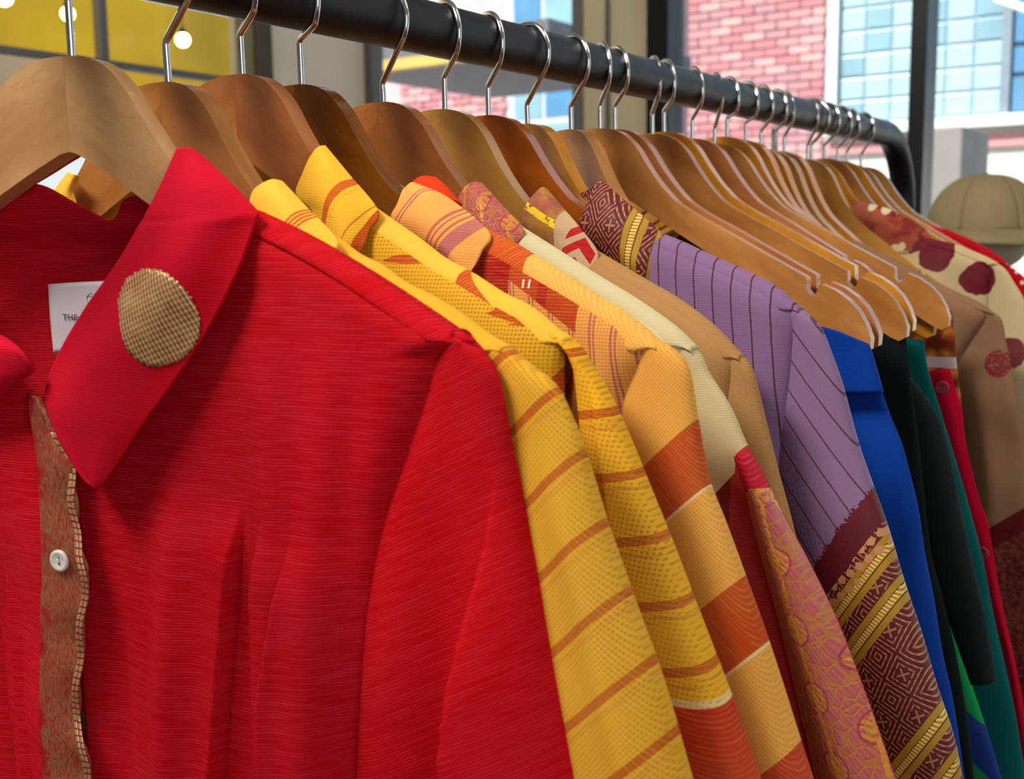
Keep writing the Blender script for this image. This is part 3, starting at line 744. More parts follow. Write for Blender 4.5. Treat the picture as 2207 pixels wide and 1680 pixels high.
# collar leaves
rows = [[(383, 322, -.008), (406, 321, -.006), (432, 334, -.003)], [(350, 400, -.014), (425, 398, -.016), (500, 399, -.008)],
        [(318, 464, -.018), (430, 458, -.020), (552, 454, -.0095)], [(310, 480, -.018), (430, 474, -.021), (557, 462, -.010)], [(302, 492, -.019), (425, 488, -.022), (551, 474, -.011)], [(255, 570, -.021), (380, 580, -.025), (508, 592, -.018)],
        [(185, 665, -.022), (315, 700, -.027), (448, 712, -.020)], [(128, 760, -.022), (250, 812, -.028), (378, 822, -.022)],
        [(97, 850, -.022), (195, 900, -.029), (318, 905, -.024)], [(118, 925, -.024), (190, 968, -.028), (264, 985, -.025)],
        [(160, 1000, -.026), (190, 1025, -.027), (226, 1038, -.026)], [(200, 1048, -.026), (204, 1053, -.026), (209, 1054, -.026)]]
lf = patch_obj('collar', fr, rows, G0, redc, 60, 120, .0016, fold=lambda u, v, p: (p[0], p[1]-.0006*sin(9*u+7*v), p[2]))
patch_obj('collar_stand', fr, [[(432, 334, -.003), (395, 335, .004), (360, 370, .012)], [(500, 399, -.008), (440, 410, .004), (380, 430, .014)], [(557, 463, -.010), (500, 470, .004), (420, 490, .014)]], G0, redc, 10, 14)
rows = [[(-200, 560, -.004), (-60, 690, -.016), (22, 736, -.022)], [(-200, 640, -.012), (-50, 730, -.026), (50, 760, -.030)],
        [(-200, 760, -.014), (-40, 800, -.028), (74, 800, -.028)], [(-200, 880, -.014), (-40, 880, -.024), (36, 818, -.024)]]
patch_obj('collar', fr, rows, G0, redc, 24, 30, .0016)
# medallion woven in gold on the collar
g = G('gold_zari_weave', .38, 0, .5)
u_ = (g.x*.93+g.z*.37)*1150; w_ = (g.z*.93-g.x*.37)*900
a_ = (u_*2*pi/2).sin()*.5+.5; c_ = (w_*pi).sin()*.5+.5
n_ = g.noise(160, detail=4); gm = ((a_*.7+c_*.3)*.7+n_*.6).step(.45, .7)
g.bump(a_*.6+c_*.4, .0004, .8)
zari = g.out(g.mix(gm, (150, 62, 40), (226, 190, 128)), metal=gm*.5)
cnt = []
for k in range(96):
    a = 2*pi*k/96; rr = 1+.05*sin(3*a+1)+.02*math.copysign(1, sin(40*a))+(.05 if -2.9 < math.atan2(sin(a), cos(a)) < -2.2 else 0)
    cnt.append((340+86*rr*cos(a)+10*sin(a), 687+105*rr*sin(a)))
bvv = BVHTree.FromPolygons([v.co for v in lf.data.vertices], [p.vertices for p in lf.data.polygons])
vs = []; fs_ = []
def onleaf(px, py, lift=.0014):
    loc, n, _, _ = bvv.ray_cast(Vector(CAM)-Vector((0, fr.Y, fr.Z)), Vector(ray(px, py)).normalized())
    if loc is None: return None
    return loc-Vector(ray(px, py)).normalized()*lift
K = 12; okm = True
for j in range(K+1):
    for k in range(96):
        f_ = j/K; q = onleaf(340+(cnt[k][0]-340)*f_, 687+(cnt[k][1]-687)*f_)
        if q is None: q = vs[-96] if len(vs) >= 96 else Vector((0, 0, 0))
        vs.append(q)
for j in range(K):
    for k in range(96):
        a, b = j*96+k, j*96+(k+1) % 96; fs_.append((a, b, b+96, a+96))
md = solid(put('gold_medallion', mesh(vs, fs_), G0, zari), .0004); md['label'] = 'round gold disc woven on the collar'

# ======================================================== generic shirt
def shirt(i, name, label, cat, body, slv, yoke, sh, outer, inner, collar=None, cmat=None, arm=.165, folds=(), d=.011, sfolds=(), b=(.006, .015), neckx=.06, yw=.008, backm=None, zend=-.52, hasleft=True, dense=(90, 100), tint=None):
    fr = FR[i]; g = garment(name, fr, label, cat)
    S_ = fr.pts(sh); xN = max(neckx, S_[0][0]-.012); S_ = [q for q in S_ if q[0] > xN-.004]
    tip = S_[-1]; half = [(0, -.15), (xN-.006, S_[0][1]-.004)]+S_
    half = sorted(half); full = sorted([(-x, z) for x, z in half if x > 0]+half)
    IN = [q for q in fr.pts(inner) if q[1] < tip[1]-.012]
    E_ = sorted([(tip[1], tip[0])]+[(z, min(tip[0], x+.008)) for x, z in IN]+[(-.8, min(.21, IN[-1][0]+.01))]) if IN else edge(tip[1], tip[0], arm)
    EL = [(z, -x) for z, x in E_]
    panel(fr, g, body, full, E_, EL, -.66, d, folds, -1, dense[0], dense[1])
    bk = sorted([(0, -.07), (xN-.02, -.072), (xN, S_[0][1])]+S_); bk = sorted([(-x, z) for x, z in bk if x > 0]+bk)
    panel(fr, g, backm or body, bk, E_, EL, -.66, d, [waves(i, .0015)], 1, 50, 40, 'back_panel')
    if yoke: shoulder_strip(fr, g, yoke, sh, yw)
    sleeve(fr, g, slv, outer, inner, b, sfolds, 100, 90, zend=zend)
    ml_, fr_ = [], fr
    # far sleeve, mirrored
    O = [fr.p(*q) for q in outer]; I = [fr.p(*q) for q in inner]; nn = 30
    for L in (O, I):
        (x1, z1), (x2, z2) = L[-2], L[-1]
        if z2 > zend: k = (zend-z2)/(z2-z1); L.append((x2+(x2-x1)*k*.2, zend))
    O = smooth_poly(O, nn+1); I = smooth_poly(I, nn+1)
    def fn(u, v):
        k = round(v*nn); o, c = O[k], I[k]; a = 2*pi*u; x = -((o[0]+c[0])/2+(o[0]-c[0])/2*cos(a)); z = (o[1]+c[1])/2+(o[1]-c[1])/2*cos(a)
        return (x, fr.y0(x)+b[1]*.7*sin(a), z)
    solid(put('sleeve', grid(fn, 24, nn, wrap=True), g, slv), .0008)
    if collar:
        for nm, rows, m in collar:
            c = patch_obj(nm, fr, rows, g, m, 40, 50, .0013)
    return g, fr
RUST = (190, 72, 24); YEL = (230, 170, 46); YELL = (244, 204, 110); MESHD = (132, 84, 20)

# ======================================================== 1  yellow shirt, smaller collar
fr = FR[1]
def fine_lines(fr, base, a, b, w, n, gapw, c2, extra=None):
    """n thin lines of colour c2 starting on the line a->b"""
    ln = fr.line(a, b)
    def f(g):
        t = g.lin2(*ln); col = g.col(base)
        for k in range(n): col = g.mix((t > k*gapw)*(t < k*gapw+w), col, c2)
        if extra: col = extra(g, col)
        return col
    return f
y_body = cloth('yellow_gauze', YEL, YELL, .0016, .4, gap=(MESHD, .55), paint=stripes(fr, YEL, (700, 560), (1000, 760), (690, 640), 0, [(.0, .10, RUST)], None), trans=.1)
y1s = cloth('yellow_gauze_diagonal_stripe', YEL, YELL, .0015, .4, ab=(.64, .77), gap=(MESHD, .5), trans=.1,
            paint=stripes(fr, YEL, (1110, 945), (1205, 842), (1200, 1040), .07, [(0, .028, RUST), (.034, .062, RUST), (.068, .096, RUST), (.102, .13, RUST), (.22, .24, (222, 140, 50)), (.27, .285, (222, 140, 50))], None))
y1c = cloth('yellow_collar_cotton', YEL, YELL, .0012, .4, ab=(.25, .97), paint=fine_lines(fr, (240, 186, 62), (612, 498, -.017), (652, 440, -.011), .0011, 4, .0018, (200, 84, 30)))
y1y = cloth('yellow_yoke_cotton', YEL, YELL, .0012, .4, ab=(.5, .85), paint=lambda g: g.mix((g.noise(11) > .60)*1.0, YEL, RUST))
rows = [[(568, 396, -.008), (588, 389, -.006), (608, 393, -.002)], [(548, 412, -.012), (600, 428, -.014), (660, 448, -.006)],
        [(540, 438, -.014), (610, 478, -.018), (728, 520, -.008)], [(545, 480, -.016), (620, 525, -.020), (712, 552, -.014)], [(560, 540, -.018), (630, 575, -.022), (700, 600, -.018)]]
rl = [[(148, 372, -.010), (160, 376, -.014), (172, 380, -.012)], [(120, 410, -.010), (142, 412, -.015), (160, 412, -.013)], [(105, 440, -.010), (140, 442, -.015), (167, 442, -.013)], [(90, 480, -.010), (135, 490, -.015), (172, 480, -.013)]]
shirt(1, 'shirt', 'yellow gauze shirt with steep rust diagonal sleeve stripes, directly behind the red blouse', 'shirt', y_body, y1s, y1y,
      [(690, 500), (727, 524), (768, 554), (815, 577), (862, 612), (931, 648), (989, 684), (1036, 720), (1094, 751)],
      [(1085, 745), (1145, 793), (1189, 826), (1210, 858), (1227, 898), (1252, 957), (1302, 1125), (1362, 1303), (1420, 1470), (1477, 1675)],
      [(1060, 740), (1060, 800), (1062, 860), (1070, 950), (1085, 1050), (1100, 1150), (1130, 1300), (1160, 1450), (1190, 1560), (1220, 1680)],
      [('collar', rows, y1c), ('collar', rl, y1c)], sfolds=[ridge(fr, [(1180, 850, -.01), (1205, 1050, -.01), (1290, 1350, -.01), (1380, 1680, -.01)], 'bump', .005, .010, .06)])

# ======================================================== 2  yellow shirt, taller collar
fr = FR[2]
y2s = cloth('yellow_gauze_level_stripe', YEL, YELL, .0019, .35, ab=(.1, .99), gap=(MESHD, .6), trans=.1)
ln = fr.line((1285, 1022), (1385, 1030)); ln2 = fr.line((1420, 1478), (1566, 1512)); per = fr.dist(ln, (1375, 1165))
def p2(g):
    t = g.lin2(*ln)+g.x*.12; f = (t/per+.08).fract(); c = g.col((240, 176, 38))
    for lo, hi in ((0, .03), (.037, .067), (.074, .104), (.111, .14)): c = g.mix((f > lo)*(f < hi), c, RUST)
    c = g.mix((f > .22)*(f < .34)*((g.z*2200).sin() > 0)*.6, c, (206, 130, 50))
    t2 = g.lin2(*ln2)
    c = g.mix(t2 > -.003, c, (240, 206, 140)); return g.mix(t2 > 0.0, c, (200, 40, 26))
y2s = cloth('yellow_gauze_level_stripe', YEL, YELL, .0019, .35, ab=(.12, .99), gap=(MESHD, .55), trans=.1, paint=p2)
lnb = fr.line((1200, 845), (1245, 775))
y2b = cloth('yellow_open_gauze', YEL, YELL, .0017, .4, gap=(MESHD, .75), trans=.1,
            paint=lambda g: g.mix((g.lin2(*lnb) > -.002)*(g.lin2(*lnb) < .0045), g.mix((g.noise(30, g.vec(g.x*.4, 0, g.z*2.2)) > .62), (224, 166, 36), RUST), RUST))
lnc = fr.line((697, 478, -.018), (752, 372, -.010)); lnd = fr.line((770, 550, -.018), (816, 458, -.008)); 
def pc2(g):
    t = g.lin2(*lnc); c = g.mix((t > .0)*(t < .0065)*((t*900).sin() > -.55), (242, 184, 50), (206, 92, 26)); d2 = g.lin2(*lnd)
    return g.mix((d2 > -.0022)*1.0, g.mix((t > .0175)*(t < .0183), c, (206, 120, 30)), (196, 78, 20))
y2c = cloth('yellow_tall_collar', YEL, YELL, .0012, .35, ab=(.1, .99), paint=pc2)
lny = fr.line((1000, 592), (1125, 722))
y2y = cloth('yellow_yoke_diagonal', YEL, (250, 214, 120), .0014, .5, ab=(-.55, .83), paint=lambda g: g.mix((g.lin2(*lny).abs() < .0035)*(g.x > .145)*(g.x < .196), (236, 182, 62), RUST))
rows = [[(672, 332, -.010), (688, 318, -.006), (701, 316, -.003)], [(655, 372, -.014), (700, 366, -.015), (748, 373, -.006)],
        [(640, 418, -.016), (712, 420, -.019), (816, 457, -.006)], [(672, 450, -.017), (730, 470, -.021), (797, 496, -.012)],
        [(690, 490, -.018), (738, 516, -.022), (785, 530, -.016)], [(715, 525, -.019), (742, 545, -.021), (770, 553, -.018)]]
shirt(2, 'shirt', 'yellow gauze shirt with a tall striped collar and nearly level rust sleeve stripes', 'shirt', y2b, y2s, y2y,
      [(800, 450), (844, 481), (900, 520), (953, 561), (1007, 590), (1080, 637), (1131, 662), (1171, 691), (1225, 735)],
      [(1205, 720), (1240, 750), (1265, 785), (1295, 830), (1325, 884), (1358, 960), (1385, 1030), (1443, 1177), (1506, 1350), (1566, 1512), (1624, 1680)],
      [(1190, 715), (1225, 745), (1246, 790), (1252, 860), (1262, 950), (1285, 1030), (1300, 1130), (1350, 1300), (1405, 1470), (1460, 1680)],
      [('collar', rows, y2c)], yw=.012, arm=.19, sfolds=[ridge(fr, [(1262, 800, -.01), (1290, 1000, -.01), (1330, 1200, -.01)], 'step', .003, .02, .02)])

# ======================================================== 3  peach, rust and crimson shirt
fr = FR[3]
PEA = (238, 170, 74); PEAL = (248, 200, 124); RST = (196, 66, 16)
l1 = fr.line((1388, 1012), (1500, 905)); st3 = [(fr.dist(l1, p), c) for p, c in (((1300, 800), PEA), ((1500, 905), RST), ((1526, 1046), (244, 206, 150)), ((1529, 1052), PEA), ((1598, 1246), RST), ((1645, 1388), (244, 206, 150)), ((1648, 1394), PEA), ((1716, 1606), (196, 22, 20)))]
p3s = cloth('peach_rust_banded_cotton', PEA, PEAL, .0013, .45, ab=(.67, .74), gap=((150, 90, 30), .3), paint=lambda g: g.ramp(g.lin2(*l1), st3), trans=.08)
def p3(g):
    c = g.col((232, 160, 80)); m = (g.x*95+g.z*8).fract(); c = g.mix((m > .1)*(m < .2), c, (186, 96, 90)); c = g.mix((m > .3)*(m < .38), c, (186, 96, 90))
    xs = fr.p(1022, 560, -.01)[0]; xe = fr.p(1100, 600, -.01)[0]; xf = fr.p(1245, 640, -.01)[0]
    za = fr.p(1100, 640, -.01)[1]; zb = fr.p(1200, 650, -.01)[1]
    top_ = (g.z+g.x*.62 > fr.p(1160, 650, -.01)[1]+fr.p(1160, 650, -.01)[0]*.62)
    c = g.mix((g.x > xe)*(g.x < xf)*top_, c, (188, 62, 20)); c = g.mix((g.x < xe), c, (170, 10, 22))
    for k in range(2):
        xx = fr.p(1128+k*12, 600, -.01)[0]; c = g.mix((g.x > xx)*(g.x < xx+.0011)*((g.z*900).sin() > -.2)*top_, c, (240, 220, 205))
    c = g.mix((g.x > fr.p(1160, 600, -.01)[0])*(g.x < fr.p(1180, 600, -.01)[0])*top_, c, (170, 24, 24))
    return c
p3b = cloth('peach_patched_cotton', PEA, PEAL, .0015, .45, gap=((120, 60, 30), .45), paint=p3, trans=.08)
l3 = fr.line((1045, 505), (1150, 590))
p3y = cloth('peach_yoke_cotton', PEA, PEAL, .0015, .6, ab=(-.6, .8), gap=((180, 80, 40), .4), paint=lambda g: g.mix((g.x < fr.p(1150, 570)[0]), (240, 176, 84), (196, 74, 22)))
l4 = fr.line((972, 500, -.018), (1020, 440, -.014)); 
def p3c_(g):
    t = g.lin2(*l4); c = g.col((236, 164, 84)); MV = (186, 100, 92)
    for a, b_ in ((-.032, -.0308), (-.0295, -.0283), (-.0085, -.0068), (-.0055, -.0045), (-.0025, -.0012)): c = g.mix((t > a)*(t < b_), c, MV)
    c = g.mix((t > .0003)*(t < .0075), c, (190, 108, 104)); return c
p3c = cloth('peach_mauve_collar', PEA, PEAL, .0013, .3, ab=(.1, .99), paint=p3c_)
p3r = cloth('orange_red_collar_lining', (214, 56, 20), (232, 90, 50), .0012, .3)
rows = [[(868, 412, -.010), (884, 397, -.006), (893, 396, -.004)], [(858, 440, -.014), (915, 425, -.015), (965, 428, -.006)],
        [(845, 472, -.016), (930, 472, -.020), (1055, 502, -.006)], [(880, 505, -.016), (950, 520, -.021), (1040, 540, -.012)],
        [(930, 540, -.016), (980, 560, -.020), (1028, 566, -.015)], [(975, 580, -.018), (1000, 590, -.019), (1013, 588, -.018)]]
rin = [[(882, 400, -.004), (908, 382, .002), (940, 383, .006)], [(930, 412, -.004), (955, 405, .003), (968, 410, .007)], [(965, 432, -.004), (985, 436, .002), (996, 444, .006)]]
shirt(3, 'shirt', 'peach shirt with a mauve-striped collar, crimson patch and broad rust bands on the sleeve', 'shirt', p3b, p3s, p3y,
      [(1035, 492), (1055, 503), (1098, 525), (1170, 568), (1225, 601), (1300, 652), (1336, 672), (1390, 714), (1426, 745)],
      [(1400, 725), (1440, 748), (1465, 768), (1484, 800), (1494, 857), (1503, 915), (1524, 1036), (1560, 1135), (1595, 1235), (1645, 1381), (1713, 1601), (1742, 1690)],
      [(1390, 735), (1375, 775), (1350, 815), (1334, 850), (1333, 900), (1385, 1010), (1430, 1140), (1500, 1350), (1555, 1500), (1610, 1680)],
      [('collar', rows, p3c), ('collar_lining', rin, p3r)], yw=.013, arm=.18, d=.010)

# ======================================================== 4  cream shirt
fr = FR[4]
CRM = (206, 186, 140); CRML = (224, 210, 172)
l1 = fr.line((1542, 1074), (1590, 1022)); 
def p4(g):
    t = g.lin2(*l1)+(g.x > fr.p(1597, 1000)[0])*.006
    c = g.mix(t > 0, CRM, (120, 6, 18)); return g.mix((t > 0)*(g.x > fr.p(1590, 1000)[0]), c, (186, 22, 44))  # the darker crimson paints in the shade inside the sleeve
s4 = cloth('cream_linen_shaded_crimson', CRM, CRML, .0011, .2, paint=p4, blotch=.12, trans=.06)
b4 = cloth('cream_linen', (210, 196, 150), (228, 220, 188), .0011, .25, blotch=.2, trans=.06)
def brocade_pink(name, sc=1.0, gold=(224, 150, 60), base=(188, 84, 84), ax=None):
    g = G(name, .6, 0, .3)
    U = (g.x+g.z*.34) if ax is None else (g.x*ax[0]+g.z*ax[1]); w = (g.noise(60)-.5)*.003; U = U+w; Z_ = g.z+w
    v = g.vec(U, 0.0, Z_*.75)
    e = g.voro(230*sc, v); n = g.noise(420*sc, v, 3)
    col = ((U*58*sc).floor()*.5).fract()
    px = ((U*58*sc).fract()-.5)/(58*sc); pz = ((Z_*33*sc+col).fract()-.5)/(33*sc)
    r = (px*px+pz*pz*.55).sqrt(); med = (r < .0046/sc); rim = (r > .0046/sc)*(r < .0054/sc)
    hatch = ((g.x*.8+g.z)*2600).sin() > -.2
    stem = (px.abs() < .0009)*(n > .42)
    fine = ((e < .085)*(n > .36))
    gm = (med*hatch).max(stem)*(n.step(.3, .5))
    th = ((g.z*.7+g.x)*3600).sin()*.5+.5
    c = g.mix(th*.25, base, (222, 134, 122)); c = g.mix(fine*.9, c, (190, 116, 54)); c = g.mix(rim*1.0, c, (176, 60, 76)); c = g.mix(gm, c, gold)
    g.bump(e.step(0, .15)*.7+th*.2+med*.4, .0004, .7); return g.out(c, metal=gm*.3, rough=.55)
pk4 = brocade_pink('pink_gold_brocade')
pk4c = brocade_pink('pink_gold_collar_brocade', 1.5, (214, 140, 60), (178, 76, 84))
rows = [[(1000, 405, -.009), (1020, 394, -.006), (1038, 396, -.002)], [(990, 425, -.012), (1035, 432, -.015), (1078, 440, -.005)],
        [(984, 445, -.014), (1040, 470, -.018), (1129, 497, -.005)], [(1010, 485, -.014), (1060, 505, -.018), (1114, 528, -.010)], [(1040, 530, -.014), (1070, 548, -.016), (1100, 560, -.012)]]
G4, fr = shirt(4, 'shirt', 'cream linen shirt with pink and gold brocade collar and sleeve', 'shirt', b4, s4, b4,
      [(1105, 482), (1129, 499), (1194, 540), (1281, 596), (1354, 640), (1408, 676), (1462, 716), (1499, 752)],
      [(1485, 742), (1512, 772), (1524, 803), (1571, 876), (1602, 948), (1620, 985), (1657, 1055), (1700, 1140), (1741, 1216), (1797, 1332), (1834, 1425), (1885, 1564), (1925, 1680)],
      [(1440, 715), (1430, 800), (1440, 900), (1470, 1020), (1500, 1100), (1540, 1200), (1580, 1350), (1620, 1500), (1660, 1680)],
      [('collar', rows, pk4c)], yw=.010, b=(.006, .012))
Lb = [(1609, 1056), (1616, 1090), (1626, 1135), (1653, 1239), (1686, 1364), (1723, 1522), (1762, 1690), (1800, 1850)]
Rb = [(1657, 1052), (1680, 1100), (1702, 1142), (1743, 1218), (1799, 1334), (1836, 1426), (1887, 1566), (1930, 1690)]
o = patch_obj('sleeve_border', fr, [[(a[0], a[1], -.014), ((a[0]*.8+b_[0]*.2), (a[1]+b_[1])/2, -.021), ((a[0]*.35+b_[0]*.65), (a[1]+b_[1])/2, -.016), (b_[0]+1, b_[1], -.001)] for a, b_ in zip(Lb, Rb)], G4, pk4, 30, 70)
o['label'] = 'pink and gold brocade sleeve'
o = patch_obj('sleeve_band', fr, [[(1584, 985, -.012), (1595, 978, -.016), (1619, 981, -.003)], [(1590, 1010, -.013), (1605, 1010, -.018), (1638, 1012, -.002)], [(1608, 1060, -.014), (1622, 1060, -.0195), (1660, 1056, -.001)]], G4,
              cloth('crimson_ribbed_band', (190, 14, 44), (226, 70, 90), .0022, .8, ab=(.15, .98)), 14, 14)
o['label'] = 'crimson ribbed band above the brocade'

# ======================================================== 5  tan shirt
fr = FR[5]
TAN = (172, 126, 76)
t5 = cloth('tan_handloom_cotton', TAN, (192, 150, 100), .0012, .3, ab=(.3, .95), blotch=.2)
l5 = fr.line((1196, 508, -.016), (1214, 452, -.008)); l6 = fr.line((1216, 545, -.015), (1240, 480, -.010)); ce = fr.p(1170, 480, -.015)
def p5(g):
    t = g.lin2(*l5); t2 = g.lin2(*l6)
    n = g.noise(90); c = g.mix(n.step(.4, .62)*.8, (160, 84, 70), (176, 122, 46))
    w = g.lin2(*fr.line((1140, 448, -.014), (1188, 478, -.015))).abs(); c = g.mix((w < .0022)*(g.noise(300) > .42), c, (240, 206, 40))
    c = g.mix(t > 0, c, (204, 166, 128))
    cx = g.lin2(*l6)-.0075; al = g.z*.95+g.x*.2
    ch = ((cx.abs()*.9+al)*92).fract()
    c = g.mix((cx.abs() < .0085)*(ch > .45), c, (192, 22, 34)); return g.mix(t2 > .018, c, (186, 140, 96))
c5 = cloth('gold_pink_chevron_collar', TAN, (222, 190, 150), .001, .25, ab=(.3, .95), paint=p5)
rows = [[(1152, 420, -.008), (1168, 405, -.005), (1180, 411, -.002)], [(1136, 440, -.012), (1180, 446, -.014), (1215, 452, -.005)],
        [(1124, 474, -.013), (1190, 490, -.017), (1250, 492, -.007)], [(1150, 510, -.013), (1210, 522, -.016), (1289, 546, -.005)], [(1190, 550, -.013), (1235, 565, -.015), (1275, 588, -.010)]]
shirt(5, 'shirt', 'tan brown shirt with a gold, pink and beige collar marked with red chevrons', 'shirt', t5, t5, t5,
      [(1270, 535), (1289, 548), (1350, 584), (1408, 618), (1455, 645), (1499, 676), (1535, 705), (1571, 741), (1600, 770)],
      [(1585, 755), (1607, 778), (1622, 803), (1636, 857), (1647, 905), (1658, 950), (1672, 1010), (1688, 1072), (1702, 1127), (1730, 1250), (1760, 1400), (1790, 1600), (1800, 1680)],
      [(1575, 765), (1562, 800), (1558, 850), (1560, 920), (1570, 1000), (1590, 1100), (1610, 1250), (1640, 1400), (1670, 1600), (1680, 1680)],
      [('collar', rows, c5)], yw=.012)

# ======================================================== 6  lilac shirt
fr = FR[6]
LIL = (134, 102, 142); LILL = (160, 130, 166); PIN = (88, 50, 62)
def p6(g):
    t = (g.x+g.z*.10+(g.noise(14)-.5)*.004)*88; f = t.fract(); return g.mix((f < .09), LIL, PIN)
b6 = cloth('lilac_pinstripe_cotton', LIL, LILL, .0011, .3, paint=p6, blotch=.15)
def brocade_maroon(name, fr, bands=None, rot=.35, rotline=None, sc=1.0, plain_to=None, lilac_to=None, dark=False):
    g = G(name, .62, 0, .35)
    cr, sr = cos(rot), sin(rot); U = (g.x*cr+g.z*sr); Wv = (g.z*cr-g.x*sr)
    wob = (g.noise(22)-.5)*.004; U = U+wob; Wv = Wv+wob
    du = ((U*52*sc).fract()-.5).abs(); dv = ((Wv*42*sc).fract()-.5).abs(); dd = du+dv
    ring = ((dd*6.5).fract() > .66)
    sq = (du < .16)*(dv < .16); sqd = (du > .025)*(dv > .025)
    dots = ((U*2600*sc).sin()*.5+.5)*.5+.5
    gm = ring*(1-sq)*dots+sq*(1-sqd)*.8
    MAR, GLD = ((46, 20, 14), (98, 62, 30)) if dark else ((92, 12, 28), (200, 138, 88))
    c = g.mix(gm*.85, MAR, GLD); met = gm*.3; h = gm
    if bands:
        t = g.lin2(*bands[0])
        for a, w in bands[1]:
            s = (t-a)/w; inb = (s > 0)*(s < 1)
            gold = ((s*3.0).fract() > .16); bead = ((s > .36)*(s < .64))*(((g.x*bands[0][1]-g.z*bands[0][0])*3400).sin() > 0)
            cb = g.mix(gold, (96, 44, 14), (178, 132, 34)); cb = g.mix(bead*1.0, cb, (236, 208, 110))
            c = g.mix(inb, c, cb); h = h.max(inb*gold*1.5)
        if plain_to is not None: c = g.mix(t < plain_to, c, g.mix(g.noise(40), (84, 8, 24), (104, 16, 34)))
        if plain_to is not None: c = g.mix((t > plain_to)*(t < plain_to+.010)*(((g.x*700).sin()*(g.z*700).sin()) > .1), c, (206, 140, 96))
        if lilac_to is not None:
            fz = (g.noise(500)-.5)*.008+(g.noise(120)-.5)*.004
            lil = p6s(g); c = g.mix(t+fz < lilac_to, c, lil)
    g.bump(h, .0005, .7)
    return g.out(c, metal=None)
lst = fr.line((1711, 706), (1811, 840))
def p6s(g):
    t = (g.lin2(*lst)+g.z*.05*0+(g.noise(10)-.5)*.003)*90; f = t.fract(); return g.mix((f < .075), LIL, PIN)
lb = fr.line((1758, 1230), (1876, 1060))
d_ = lambda p: fr.dist(lb, p)
bands6 = [d_((1893, 1172)), d_((1928, 1252)), d_((2010, 1530)), d_((2045, 1625))]
s6 = brocade_maroon('maroon_gold_brocade_sleeve', fr, (lb, [(bands6[0], .0118), (bands6[1], .0118), (bands6[2], .0118), (bands6[3], .0118)]), plain_to=d_((1880, 1160)), lilac_to=0.0)
lc = fr.line((1335, 560, -.015), (1362, 450, -.006)); 
c6 = brocade_maroon('maroon_gold_brocade_collar', fr, (lc, [(fr.dist(lc, (1336, 560, -.015)), .0125), (fr.dist(lc, (1396, 560, -.014)), .010)]), rot=-.1, sc=.95)
rows = [[(1282, 400, -.004), (1290, 394, -.003), (1297, 390, -.001)], [(1262, 450, -.010), (1310, 440, -.012), (1345, 432, -.004)],
        [(1250, 488, -.013), (1320, 488, -.017), (1385, 466, -.006)], [(1290, 530, -.013), (1345, 530, -.017), (1428, 509, -.005)],
        [(1330, 568, -.013), (1370, 568, -.017), (1414, 558, -.010)], [(1365, 600, -.013), (1385, 605, -.015), (1400, 611, -.012)]]
rin = [[(1251, 418, .002), (1275, 405, .001), (1296, 390, 0)], [(1262, 432, .001), (1275, 425, .001), (1288, 415, 0)], [(1275, 448, -.002), (1280, 440, -.002), (1285, 432, -.002)]]
shirt(6, 'shirt', 'lilac pinstripe shirt with a maroon and gold brocade collar and brocade-ended sleeve', 'shirt', b6, s6, b6,
      [(1400, 494), (1428, 509), (1470, 526), (1517, 548), (1607, 589), (1650, 610), (1680, 629), (1727, 668)],
      [(1715, 662), (1745, 682), (1768, 707), (1786, 750), (1814, 829), (1846, 950), (1876, 1040), (1908, 1132), (1946, 1262), (1983, 1374), (2015, 1485), (2052, 1596), (2069, 1680)],
      [(1712, 672), (1700, 720), (1692, 800), (1680, 900), (1672, 1000), (1700, 1120), (1740, 1240), (1790, 1360), (1840, 1500), (1900, 1680)],
      [('collar', rows, c6), ('collar', rin, c6)], yw=.010, arm=.175, folds=[waves(6, .0012, 200, -.08)], b=(.006, .018))

# ======================================================== dark brocade waistcoat behind the lilac shirt
fr = FR[10]
gv = garment('waistcoat', fr, 'dark brown brocade waistcoat glimpsed between the lilac shoulder and the uncovered hanger', 'waistcoat')
lv = fr.line((1400, 520), (1480, 440))
mv = brocade_maroon('dark_brown_brocade', fr, (lv, [(fr.dist(lv, (1430, 530)), .006), (fr.dist(lv, (1560, 590)), .006)]), rot=.5, sc=1.3, dark=True)
S_ = fr.pts([(1370, 420), (1430, 452), (1520, 502), (1600, 548), (1680, 600), (1715, 625)])
tp = sorted([(0, -.2), (.06, -.075)]+[q for q in S_ if q[0] > .062]); tp = sorted([(-x, z) for x, z in tp if x > 0]+tp)
xr_ = tp[-1][0]
ed = sorted([(tp[-1][1], xr_), (tp[-1][1]-.08, xr_-.02), (-.3, xr_-.012), (-.7, xr_+.01)])
panel(fr, gv, mv, tp, ed, [(z, -x) for z, x in ed], -.55, .010, (), -1, 50, 50)
panel(fr, gv, mv, tp, ed, [(z, -x) for z, x in ed], -.55, .010, (), 1, 50, 50, 'back_panel')

